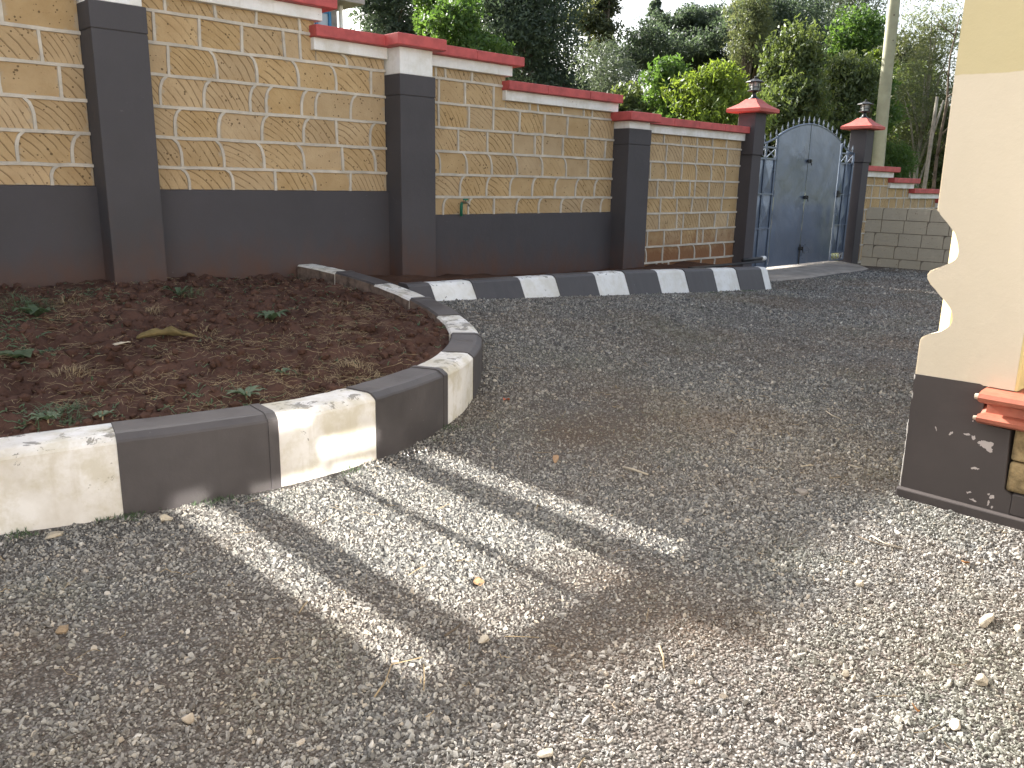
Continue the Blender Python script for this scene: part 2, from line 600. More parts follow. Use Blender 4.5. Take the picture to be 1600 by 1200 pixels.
M_CREAM = mat_house_paint()
M_HDARK = mat_house_dark()
M_FRONT = mat_simple('off white front paint', (0.60, 0.57, 0.525), 0.75, 0.25, 0.06, 3, 0.3, 60)  # unseen front; off-white chosen so its bounced sunlight stays neutral
M_GATE = mat_gate()
M_GRAVEL = mat_gravel_ground()
M_STONE = mat_gravel_stone()
M_SOIL = mat_soil()
M_SOIL2 = mat_soil('trodden brown soil', (0.055, 0.028, 0.018), (0.115, 0.062, 0.040))
M_TERRAIN = mat_terrain()
M_APRON = mat_concrete('gate apron concrete', (0.30, 0.27, 0.235))
M_YELLOW = mat_simple('yellow reveal paint', (0.66, 0.54, 0.26), 0.7, 0.25, 0.06, 3, 0.2, 50)
M_TERRA = mat_simple('terracotta sill paint', (0.37, 0.12, 0.075), 0.55, 0.35, 0.22, 9, 0.25, 40)
M_RUBBLE = mat_simple('rough yellow stone', (0.255, 0.19, 0.10), 0.9, 0.2, 0.55, 14, 0.9, 30, bdist=0.02)
M_METALDARK = mat_simple('dark lamp metal', (0.02, 0.021, 0.023), 0.45, 0.5, 0.2, 10, 0)
M_LAMPGLASS = mat_simple('frosted lamp glass', (0.36, 0.37, 0.36), 0.3, 0.5, 0.1, 10, 0)
M_STEELGREY = mat_simple('grey steel paint', (0.20, 0.225, 0.26), 0.4, 0.5, 0.15, 8, 0, metal=0.2)
M_GREENPIPE = mat_simple('green plastic pipe', (0.02, 0.16, 0.10), 0.4, 0.5, 0.15, 20, 0)
M_BRASS = mat_simple('brass tap', (0.35, 0.30, 0.22), 0.35, 0.5, 0.15, 20, 0, metal=0.8)
M_BLACKPL = mat_simple('black plastic', (0.018, 0.018, 0.02), 0.45, 0.4, 0.2, 20, 0)
M_WHITEPL = mat_simple('white plastic', (0.72, 0.72, 0.70), 0.4, 0.4, 0.08, 20, 0)
M_GLASS = mat_glass_reflective()
M_WINFRAME = mat_simple('brown window frame', (0.09, 0.06, 0.045), 0.5, 0.4, 0.15, 8, 0)
M_BARK = mat_simple('bark', (0.12, 0.095, 0.07), 0.95, 0.15, 0.4, 6, 0.7, 25, bdist=0.02)
M_BARKPALE = mat_simple('pale bark', (0.30, 0.27, 0.22), 0.9, 0.15, 0.35, 5, 0.5, 25, bdist=0.01)
M_POLE = mat_simple('weathered greenish pole wood', (0.34, 0.335, 0.235), 0.85, 0.2, 0.18, 3, 0.4, 14, bdist=0.01)
M_NEIGHBOUR = mat_simple('grey neighbour stone', (0.30, 0.28, 0.28), 0.9, 0.2, 0.3, 4, 0.4, 20)
M_BLUE = mat_simple('blue frame paint', (0.04, 0.19, 0.40), 0.45, 0.4, 0.1, 5, 0)
M_PALEGLASS = mat_simple('pale window glass', (0.35, 0.42, 0.50), 0.1, 0.6, 0.1, 3, 0)
M_STRAW = mat_simple('dry straw', (0.27, 0.21, 0.13), 0.9, 0.2, 0.4, 12, 0)
M_ROCKPALE = mat_simple('pale loose rock', (0.42, 0.37, 0.29), 0.9, 0.2, 0.3, 20, 0.6, 60)
M_LEAFDRY = mat_simple('dry fallen leaf', (0.42, 0.20, 0.075), 0.8, 0.2, 0.3, 20, 0.2, 60)
M_LEAFRED = mat_simple('red brown leaf', (0.42, 0.13, 0.07), 0.8, 0.2, 0.3, 20, 0.2, 60)
M_HUSK = mat_simple('withered plant sheath', (0.15, 0.115, 0.05), 0.75, 0.25, 0.4, 14, 0.5, 50)
M_PAPER = mat_simple('torn pale bark', (0.52, 0.46, 0.36), 0.85, 0.2, 0.2, 30, 0.2, 60)
M_STICK = mat_simple('bleached stick', (0.46, 0.40, 0.31), 0.85, 0.2, 0.25, 30, 0.2, 60)
M_WEED = mat_leaf('weed leaf', (0.075, 0.12, 0.065), (0.16, 0.21, 0.125), 0.3, (1.1, 1.12, 0.8))

# ================================================================== ground
def ground_z(x, y):
    t = smooth01((y - 3.3) / 2.3)
    h = min(0.33, max(0.0, 0.055 * (10.3 - x)))
    b = 0.010 * mnoise.noise((x * 0.9, y * 0.9, 3.1)) + 0.006 * mnoise.noise((x * 3.1, y * 3.1, 7.7))
    return t * h + b


def build_terrain():
    vs_, fs = [], []
    xs = [-900, -200, -60, -20, 0, 10, 20, 40, 90, 250, 900]
    ys = [-900, -200, -60, -20, 0, 10, 20, 40, 90, 250, 900]
    for y in ys:
        for x in xs:
            vs_.append((x, y, -0.06))
    n = len(xs)
    for j in range(n - 1):
        for i in range(n - 1):
            fs.append((j * n + i, j * n + i + 1, (j + 1) * n + i + 1, (j + 1) * n + i))
    tag(mesh_obj('ground', vs_, fs, M_TERRAIN), kind='structure')


build_terrain()


def build_yard():
    xs = np.concatenate([np.arange(-6, -1, 0.5), np.arange(-1, 5, 0.12), np.arange(5, 15.6, 0.2)])
    ys = np.concatenate([np.arange(-3.2, 0, 0.2), np.arange(0, 5, 0.1), np.arange(5, 7.01, 0.12), [7.09]])
    vs_ = [(x, y, ground_z(x, y)) for y in ys for x in xs]
    nx = len(xs)
    fs = [(j * nx + i, j * nx + i + 1, (j + 1) * nx + i + 1, (j + 1) * nx + i) for j in range(len(ys) - 1) for i in range(nx - 1)]
    o = mesh_obj('gravel_yard', vs_, fs, M_GRAVEL, smooth=True)
    tag(o, kind='structure')
    return o


yard = build_yard()

# ---- planter outline (outer foot of the kerb), counter-clockwise seen from above
PATH = [(-3.2, 4.75), (-1.6, 4.10), (-0.4, 3.74), (0.61, 3.47), (1.03, 3.355), (1.66, 3.235), (2.21, 3.28), (2.83, 3.50), (3.30, 3.80),
        (3.72, 4.22), (3.98, 4.70), (4.12, 5.20), (4.18, 5.75), (4.17, 6.35), (4.13, 7.06)]


def catmull(P, k=14):
    out = []
    P = [Vector((*p, 0)) for p in P]
    for i in range(len(P) - 1):
        p0 = P[max(i - 1, 0)]; p1 = P[i]; p2 = P[i + 1]; p3 = P[min(i + 2, len(P) - 1)]
        for j in range(k):
            t = j / k
            out.append(0.5 * ((2 * p1) + (p2 - p0) * t + (2 * p0 - 5 * p1 + 4 * p2 - p3) * t * t + (3 * p1 - p0 - 3 * p2 + p3) * t ** 3))
    out.append(P[-1])
    return out


PL = catmull(PATH)
ARC = [0.0]
for a, b in zip(PL, PL[1:]): ARC.append(ARC[-1] + (b - a).length)


def at_arc(s):
    s = min(max(s, 0), ARC[-1])
    for i in range(len(ARC) - 1):
        if s <= ARC[i + 1]:
            t = (s - ARC[i]) / max(1e-9, ARC[i + 1] - ARC[i])
            p = PL[i].lerp(PL[i + 1], t)
            a = PL[max(i - 1, 0)]; b = PL[min(i + 2, len(PL) - 1)]
            d = (b - a).normalized()
            return p, d
    return PL[-1], (PL[-1] - PL[-2]).normalized()


def arc_of(x, y):
    best = min(range(len(PL)), key=lambda i: (PL[i].x - x) ** 2 + (PL[i].y - y) ** 2)
    return ARC[best]


def kerb_top(p):
    base = 0.335 + 0.01 * math.sin(p.x * 1.3)
    if p.x < 1.0: base -= 0.04 * smooth01((1.0 - p.x) / 1.2)
    return base + 0.245 * smooth01((p.y - 3.7) / 3.6) ** 0.9


def in_bed(x, y, inset=0.1):
    """is (x, y) inside the planter's outline"""
    pts = [(p.x, p.y) for p in PL] + [(-3.2, 7.06)]
    c = False
    j = len(pts) - 1
    for i in range(len(pts)):
        xi, yi = pts[i]; xj, yj = pts[j]
        if (yi > y) != (yj > y) and x < (xj - xi) * (y - yi) / (yj - yi) + xi: c = not c
        j = i
    if not c: return False
    if inset <= 0: return True
    d = min((p.x - x) ** 2 + (p.y - y) ** 2 for p in PL[::3])
    return d > inset * inset


def bed_edge(y):
    pts = [(3.72, 4.22), (3.98, 4.70), (4.12, 5.20), (4.18, 5.75), (4.17, 6.35), (4.13, 7.1)]
    if y <= pts[0][1]: return pts[0][0]
    for (xa, ya), (xb, yb) in zip(pts, pts[1:]):
        if y <= yb: return xa + (xb - xa) * (y - ya) / (yb - ya)
    return pts[-1][0]


def bed_z(x, y):
    t = smooth01((y - 3.3) / 3.7)
    z = 0.295 + 0.225 * t
    d = bed_edge(y) - 0.2 - x
    z -= 0.095 * smooth01((y - 4.0) / 1.4) * math.exp(-max(0.0, d) / 0.4)
    z += 0.05 * mnoise.noise((x * 1.4, y * 1.4, 1.7)) + 0.055 * mnoise.noise((x * 4.5, y * 4.5, 5.0))
    n = mnoise.noise((x * 11, y * 11, 2.0))
    z += 0.040 * n + 0.022 * mnoise.noise((x * 26, y * 26, 9.0))
    yf = float(np.interp(x, [q[0] for q in PATH[:10]], [q[1] for q in PATH[:10]]))
    df = y - yf - 0.22
    z = min(z, kerb_top(Vector((x, yf, 0))) - 0.028 + max(0.0, df) * 0.7 + 0.015 * n)
    if y > 4.0: z = min(z, kerb_top(Vector((bed_edge(y), y, 0))) - 0.045 + max(0.0, d) * 0.6 + 0.015 * n)
    return z


def build_bed():
    st = 0.022
    xs = np.arange(-1.2, 4.25, st); ys = np.arange(3.2, 7.1, st)
    idx = {}
    vs_ = []
    ok = np.zeros((len(ys), len(xs)), bool)
    # coarse inside test on a grid, from the outline
    for j, y in enumerate(ys):
        cr = []
        pts = [(p.x, p.y) for p in PL]
        for (xa, ya), (xb, yb) in zip(pts, pts[1:]):
            if (ya > y) != (yb > y): cr.append(xa + (y - ya) / (yb - ya) * (xb - xa))
        if y < 3.74 and len(cr) >= 2:
            lo, hi = min(cr), max(cr)
        elif cr:
            lo, hi = (min(cr) if len(cr) > 1 else -9), max(cr)
        else:
            continue
        ok[j] = (xs > lo + 0.05) & (xs < hi - 0.05)
    for j, y in enumerate(ys):
        for i, x in enumerate(xs):
            if ok[j, i]:
                idx[(j, i)] = len(vs_)
                vs_.append((x, y, bed_z(x, y)))
    fs = []
    for (j, i), k in idx.items():
        a = idx.get((j, i + 1)); b = idx.get((j + 1, i + 1)); c = idx.get((j + 1, i))
        if a is not None and b is not None and c is not None: fs.append((k, a, b, c))
    o = mesh_obj('soil_bed', vs_, fs, M_SOIL, smooth=True)
    tag(o, kind='structure')


build_bed()


# strip of soil between the straight kerb and the wall
def build_strip():
    xs = np.arange(4.1, 11.45, 0.06); ys = np.arange(5.86, 7.09, 0.06)
    vs_ = []
    for y in ys:
        for x in xs:
            zt = float(np.interp(x, (4.3, 4.6, 7.2, 10.4), (0.470, 0.465, 0.415, 0.288)))
            t = (y - 5.86) / 1.22
            z = (zt - 0.03) * (1 - t) + t * (0.27 + max(0, (7.2 - x)) * 0.06)
            z += 0.025 * mnoise.noise((x * 3, y * 3, 4)) + 0.018 * mnoise.noise((x * 9, y * 9, 8))
            if x > 10.34: z = z * max(0, 1 - (x - 10.34) / 1.1) * smooth01((y - 6.0) / 0.5) - 0.04 * smooth01((6.5 - y) / 0.4) - 0.02
            vs_.append((x, y, z))
    nx = len(xs)
    fs = [(j * nx + i, j * nx + i + 1, (j + 1) * nx + i + 1, (j + 1) * nx + i) for j in range(len(ys) - 1) for i in range(nx - 1)]
    tag(mesh_obj('soil_strip', vs_, fs, M_SOIL2, smooth=True), kind='structure')


build_strip()

# ================================================================== boundary wall
WY = 7.10
LAT = [0.07, 0.30, 0.52, 0.745, 0.975, 1.19, 1.425, 1.665, 1.905, 2.15, 2.39, 2.63, 2.87, 3.11]


def joint_curve(kind, z0, z1, wob):
    """offsets in x along a joint from z0 (low) to z1 (high)"""
    out = []
    n = 6
    for i in range(n + 1):
        t = i / n
        z = z0 + (z1 - z0) * t
        if kind == 0: dx = wob * (t - 0.5)
        else:
            u = max(0.0, (t - 0.35) / 0.65)
            dx = -kind * 0.085 * (1 - math.sqrt(max(0.0, 1 - u * u * 0.96))) + wob * (t - 0.5) * 0.5
        out.append((dx, z))
    return out


def block_mesh(left, right, y0, y1, mat, parent, name='block'):
    """left/right: joint curves as (x, z) lists of equal length"""
    n = len(left)
    ring = [(x, z) for x, z in left] + [(x, z) for x, z in reversed(right)]
    cx = sum(p[0] for p in ring) / len(ring)
    cz = sum(p[1] for p in ring) / len(ring)
    ins = 0.006
    front = [(x + (ins if x < cx else -ins), y0, z + (ins if z < cz else -ins)) for x, z in ring]
    mid = [(x, y0 + 0.008, z) for x, z in ring]
    back = [(x, y1, z) for x, z in ring]
    m = len(ring)
    fs = [tuple(range(m))]
    for a, b in ((0, m), (m, 2 * m)):
        for k in range(m):
            k2 = (k + 1) % m
            fs.append((a + k2, a + k, b + k, b + k2))
    # front faces -Y
    o = mesh_obj(name, front + mid + back, fs, mat, parent, origin=(cx, y0, cz))
    return o


def add_ribbon(bm, pts, w, y_front, y_back):
    """raised mortar ribbon along (x, z) points"""
    P = [Vector((x, 0, z)) for x, z in pts]
    L, Rr = [], []
    for i, p in enumerate(P):
        d = (P[min(i + 1, len(P) - 1)] - P[max(i - 1, 0)]).normalized()
        nrm = Vector((-d.z, 0, d.x))
        ww = w * random.uniform(0.90, 1.10)
        L.append((p + nrm * ww / 2)); Rr.append((p - nrm * ww / 2))
    rows = []
    for a, b in zip(L, Rr):
        yj = random.uniform(-0.0015, 0.0015)
        ia = a.lerp(b, 0.14); ib = b.lerp(a, 0.14)
        rows.append([bm.verts.new((a.x, y_back, a.z)), bm.verts.new((ia.x, y_front + yj, ia.z)),
                     bm.verts.new((ib.x, y_front + yj, ib.z)), bm.verts.new((b.x, y_back, b.z))])
    for r0, r1 in zip(rows, rows[1:]):
        for k in range(3):
            bm.faces.new((r0[k], r0[k + 1], r1[k + 1], r1[k]))


def wall_section(label, x0, x1, steps, z_plinth, z_base, cop=True, mat=None, group=None, seed=1, plinth=True):
    """steps: list of (xa, xb, ztop) with the coping's top; blocks fill from z_plinth (or the foot) to the coping"""
    random.seed(seed)
    root = thing('boundary_wall', label, 'wall', ((x0 + x1) / 2, 7.19, z_base))
    mat = mat or M_BLOCK
    low = z_plinth if plinth else z_base
    core = bmesh.new()
    ribs = bmesh.new()
    for (xa, xb, zt) in steps:
        add_box(core, xa + 0.002, xb - 0.002, WY + 0.03, 7.28, z_base - 0.3, zt - 0.200)
    zmax = max(q[2] for q in steps) - 0.202
    lev = [low] + [z for z in LAT if low + 0.07 < z < zmax] + [zmax]
    jobs = []                                   # (xa, xb, za, zc): runs of one course
    for za, zc in zip(lev, lev[1:]):
        run = None
        for (xa, xb, zt) in steps:
            zb = zt - 0.202
            if zb >= zc - 0.05:
                if run and abs(run[1] - xa) < 1e-6: run[1] = xb
                else:
                    run = [xa, xb, za, zc if zb > zc else zb]
                    jobs.append(run)
            else:
                run = None
                if zb > za + 0.05: jobs.append([xa, xb, za, zb])
    for ji, (xa, xb, za, zc) in enumerate(jobs):
        kidx = min(range(len(LAT)), key=lambda q: abs(LAT[q] - zc))
        rr = random.Random(seed * 100 + ji)
        kind = [0, 1, -1, 0, 1, 0, 0, 1, 0, -1, 0, 1][(kidx * 5 + seed) % 12] if seed < 10 else (1 if kidx % 5 == 2 else 0)
        xj = [xa]
        x = xa + rr.uniform(0.10, 0.40)
        while x < xb - 0.12:
            xj.append(x)
            x += rr.uniform(0.35, 0.42) if rr.random() > 0.11 else rr.uniform(0.12, 0.16)
        xj.append(xb)
        curves = []
        for i, q in enumerate(xj):
            if i in (0, len(xj) - 1): cv = [(q, z) for _, z in joint_curve(0, za, zc, 0)]
            else:
                kk = kind if rr.random() > 0.12 else 0
                cv = [(q + dx, z) for dx, z in joint_curve(kk, za, zc, rr.uniform(-0.012, 0.012))]
                add_ribbon(ribs, cv, 0.030, WY - 0.012, WY + 0.016)
            curves.append(cv)
        for a, b in zip(curves, curves[1:]):
            block_mesh(a, b, WY + rr.uniform(-0.002, 0.004), WY + 0.05, mat, root)
        if za > low + 0.01:
            n = max(2, int((xb - xa) / 0.13))
            add_ribbon(ribs, [(xa + (xb - xa) * k / n, za + rr.uniform(-0.003, 0.003)) for k in range(n + 1)], 0.033, WY - 0.014, WY + 0.016)
    bm_obj('core', core, M_MORTAR, root)
    bm_obj('mortar_joint', ribs, M_MORTAR, root)
    if plinth:
        # rendered plinth with a slightly wavering top edge
        n = max(4, int((x1 - x0) / 0.08))
        vs_, fs = [], []
        for k in range(n + 1):
            x = x0 + (x1 - x0) * k / n
            e = 0.006 * mnoise.noise((x * 7, seed, 0)) + 0.004 * mnoise.noise((x * 25, seed, 3))
            vs_ += [(x, WY - 0.028, z_base - 0.3), (x, WY - 0.028, z_plinth - 0.008 + e), (x, WY - 0.018, z_plinth + e), (x, WY + 0.02, z_plinth + 0.004 + e)]
        for k in range(n):
            for q in range(3):
                a = k * 4 + q
                fs.append((a, a + 4, a + 5, a + 1))
        mesh_obj('plinth', vs_, fs, M_PLASTER, root)
    if cop:
        for si, (xa, xb, zt) in enumerate(steps):
            la = xa - 0.045 if si > 0 else xa
            lb = xb + 0.05 if si < len(steps) - 1 else xb
            ra = xa - 0.06 if si > 0 else xa
            rb = xb + 0.17 if si < len(steps) - 1 else xb
            if si < len(steps) - 1 and steps[si + 1][2] > zt: rb, lb = xb, xb
            box('white_band', la, lb, 7.045, 7.335, zt - 0.204, zt - 0.098, M_WHITE, root, 0.004)
            nt_ = max(1, round((rb - ra) / 0.62))
            cuts = [ra + (rb - ra) * k / nt_ + (random.uniform(-0.05, 0.05) if 0 < k < nt_ else 0) for k in range(nt_ + 1)]
            for a, b in zip(cuts, cuts[1:]):
                box('coping_tile', a + 0.002, b - 0.002, 6.972 + random.uniform(-.003, .003), 7.40, zt - 0.098 + 0.0015, zt + random.uniform(-.003, .003), M_RED, root, 0.006)
    return root


wall_section('tan block wall left of the leftmost tall dark pillar', -6.0, 2.21, [(-6.0, -1.9, 3.44), (-1.9, 0.25, 3.19), (0.25, 2.21, 2.95)], 1.27, 0.45, seed=3)
wall_section('tan block wall panel above dark plinth behind the soil planter', 2.62, 4.98, [(2.62, 4.22, 2.95), (4.22, 4.98, 2.70)], 1.246, 0.45, seed=5)
wall_section('stepped tan block wall panel with the green water tap', 5.40, 8.50, [(5.40, 6.60, 2.70), (6.60, 8.50, 2.445)], 1.003, 0.20, seed=8)
wall_section('tan block wall panel standing on soil without plinth, beside the gate', 8.95, 11.52, [(8.95, 11.52, 2.235)], 0.30, 0.12, seed=13, plinth=False, mat=M_BLOCK_FOOT)
wall_section('low stepped tan block wall right of the gate', 15.72, 22.0,
             [(15.72, 17.02, 1.785), (17.02, 18.09, 1.585), (18.09, 19.6, 1.385), (19.6, 22.0, 1.185)], 0.30, 0.0, seed=21, plinth=False)


def wall_pillar(label, x0, x1, z_shaft, z_top, z_base, yf=6.85, group='dark pillars of the boundary wall'):
    root = thing('wall_pillar', label, 'pillar', ((x0 + x1) / 2, 7.0, z_base), group)
    zg = z_shaft - 0.195
    box('shaft', x0, x1, yf, 7.34, z_base - 0.3, zg - 0.003, M_PILLAR, root, 0.007, 2)
    box('collar', x0 - 0.003, x1 + 0.003, yf - 0.003, 7.343, zg + 0.003, z_shaft, M_PILLAR, root, 0.007, 2)
    box('neck', x0 + 0.006, x1 - 0.006, yf + 0.006, 7.33, zg - 0.003, zg + 0.003, M_PILLAR, root)
    zw = z_top - 0.104
    box('white_block', x0 + 0.012, x1 - 0.022, yf + 0.012, 7.33, z_shaft + 0.001, zw, M_WHITE, root, 0.005)
    box('cap', x0 - 0.075, x1 + 0.085, yf - 0.085, 7.43, zw + 0.0015, z_top + 0.004, M_RED, root, 0.008)
    return root


wall_pillar('tall dark grey pillar at the left edge, behind the soil planter', 2.21, 2.62, 2.60, 2.955, 0.45)
wall_pillar('dark grey pillar with tall white block under its red cap', 4.98, 5.41, 2.355, 2.704, 0.38)
wall_pillar('dark grey pillar nearest the gate wall panel, low red cap', 8.50, 8.95, 2.045, 2.239, 0.20)


# grey unplastered return wall beyond the gate
def build_raw_wall():
    random.seed(4)
    root = thing('block_wall', 'low grey unplastered block wall right of the gate', 'wall', (15.25, 4.5, 0))
    X = 15.16
    core = bmesh.new()
    add_box(core, X + 0.014, X + 0.20, 2.0, 6.66, -0.2, 1.03)
    bm_obj('core', core, M_RAWMORTAR, root)
    zs = [-0.02, 0.15, 0.375, 0.60, 0.825, 1.045]
    for ci, (za, zb) in enumerate(zip(zs, zs[1:])):
        y = 6.67
        first = True
        while y > 2.0:
            w = random.uniform(0.36, 0.44) if not first else random.choice([0.2, 0.3, 0.4])
            first = False
            rr = random.choice([0.0, 0.05, 0.05])
            ya, yb = y - 0.006, y - w + 0.006
            # corner-rounded outline in the (y, z) plane
            out = [(ya, za + 0.006), (ya, zb - 0.006)]
            if rr:
                out = [(ya, za + 0.006)] + [(ya - rr * (1 - math.cos(t)), zb - 0.006 - rr * 1.6 * (1 - math.sin(t))) for t in (0.0, 0.5, 1.0, 1.57)]
            out += [(yb, zb - 0.006), (yb, za + 0.006)]
            off = random.uniform(-0.004, 0.006)
            n = len(out)
            vs_ = [(X + off, p[0], p[1]) for p in out] + [(X + 0.08, p[0], p[1]) for p in out]
            fs = [tuple(range(n))] + [((k + 1) % n, k, n + k, n + (k + 1) % n) for k in range(n)]
            o = mesh_obj('block', vs_, fs, M_RAW, root, origin=(X, (ya + yb) / 2, (za + zb) / 2))
            y -= w
    return root


build_raw_wall()


# ================================================================== kerbs
def sweep(name, s0, s1, mat, parent, proud=0.0, n=None, fn=at_arc, top=kerb_top, width=0.215, batter=0.0, foot=None, ch=0.034):
    n = n or max(2, int((s1 - s0) / 0.06))
    rings = []
    for k in range(n + 1):
        p, d = fn(s0 + (s1 - s0) * k / n)
        inw = Vector((-d.y, d.x, 0))
        zt = top(p) + proud + random.uniform(-0.0012, 0.0012)
        zf = foot(p) if foot else ground_z(p.x, p.y) - 0.12
        o = -proud + random.uniform(-0.0012, 0.0012)
        prof = [(o, zf), (o + batter, zt - ch), (o + batter + 0.006, zt - ch * 0.72), (o + batter + ch, zt - 0.004), (o + batter + ch + 0.02, zt), (o + batter + width - 0.012, zt),
                (o + batter + width + random.uniform(-0.004, 0.004), zt - 0.014), (o + batter + width + 0.01, zt - 0.2)]
        rings.append([p + inw * a + Vector((0, 0, z)) for a, z in prof])
    m = len(rings[0])
    vs_ = [v for r in rings for v in r]
    fs = []
    for i in range(n):
        for k in range(m - 1):
            a = i * m + k
            fs.append((a, a + m, a + m + 1, a + 1))
    fs.append(tuple(range(m - 1, -1, -1)))
    fs.append(tuple(n * m + k for k in range(m)))
    c = sum(vs_, Vector()) / len(vs_)
    o = mesh_obj(name, [v[:] for v in vs_], fs, mat, parent, origin=(c.x, c.y, c.z))
    o.data.materials.append(M_KRAW)               # the side towards the soil is bare mortar
    for i in range(n):
        o.data.polygons[i * (m - 1) + m - 2].material_index = 1
    return o


random.seed(9)
planter = thing('planter_kerb', 'curved black and white painted kerb around the soil planter', 'kerb', (2.2, 3.35, 0))
cuts = [arc_of(-1.6, 4.1), arc_of(-0.9, 3.87), arc_of(-0.3, 3.72), arc_of(0.3, 3.55), arc_of(1.03, 3.355), arc_of(1.66, 3.235), arc_of(2.21, 3.28), arc_of(2.83, 3.50), arc_of(3.27, 3.78)]
cuts[3] = cuts[4] - 0.62
cuts[2] = cuts[3] - 0.6
cuts[1] = cuts[2] - 0.6
cuts[0] = cuts[1] - 0.6
rest = ARC[-1] - cuts[-1]
nb = 6
for k in range(1, nb + 1): cuts.append(cuts[8] + rest * k / nb)
for i, (a, b) in enumerate(zip(cuts, cuts[1:])):
    white = (i % 2 == 1)                 # cuts[4]..cuts[5] is the black block in front
    white = ((i - 4) % 2 == 1)
    if white:
        sweep('kerb_block', a + 0.001, b - 0.001, M_KWHITE, planter)
    else:
        kb = sweep('kerb_block', a, b, M_KBLACK, planter, 0.006)
        sweep('joint_band', b - 0.042, b + 0.004, M_KBLACK, kb, 0.0105, n=2)

straight = thing('straight_kerb', 'straight black and white striped kerb below the wall', 'kerb', (7.4, 5.75, 0.1))


def line_at(s):
    return Vector((4.3 + s, 5.70, 0)), Vector((1, 0, 0))


def line_top(p):
    return float(np.interp(p.x, (4.3, 4.6, 7.2, 10.4), (0.470, 0.465, 0.415, 0.288)))


def line_foot(p):
    return ground_z(p.x, 5.6) - 0.1


# stripe limits along the kerb's top edge
from_px = []
def px_to_x(px, py, y, ):
    r = ROT @ Vector((px - 800.0, py - 600.0, 1290.0))
    return r.x * y / r.y


sx = [4.3, 4.62] + [px_to_x(px, 437 - (px - 815) * 0.047, 5.83) for px in (738, 812, 868, 929, 976, 1026, 1070, 1114, 1150, 1189)] + [10.36]
sx[1] = px_to_x(673, 445, 5.83)
for i, (a, b) in enumerate(zip(sx, sx[1:])):
    white = (i % 2 == 1)
    end = (i == len(sx) - 2)
    kw = dict(fn=line_at, top=line_top, foot=line_foot, batter=0.13, width=0.16)
    if white:
        sweep('kerb_block', a - 4.3 + 0.001, b - 4.3 - 0.001, M_KWHITE2, straight, **kw)
    else:
        kb = sweep('kerb_block', a - 4.3, b - 4.3, M_KBLACK, straight, 0.005, **kw)
        sweep('joint_band', a - 4.3 - 0.004, a - 4.3 + 0.045, M_KBLACK, kb, 0.0095, n=2, **kw)

# concrete apron in front of the gate
ap = [(11.2, 6.10), (12.2, 6.00), (13.2, 6.10), (14.1, 6.03), (14.6, 6.16), (15.0, 6.5), (15.14, 6.75), (15.35, 7.0), (15.4, 8.6), (11.6, 8.6), (11.5, 7.2), (11.0, 6.75)]
apn = len(ap)
apc = (13.3, 7.2)
vs_ = [(x, y, -0.03) for x, y in ap] + [(x + (apc[0] - x) * 0.03, y + (apc[1] - y) * 0.16, 0.022) for x, y in ap]
o = mesh_obj('gate_apron', vs_, [tuple(apn + k for k in range(apn))] + [(k, (k + 1) % apn, apn + (k + 1) % apn, apn + k) for k in range(apn)], M_APRON)
tag(o, kind='structure')

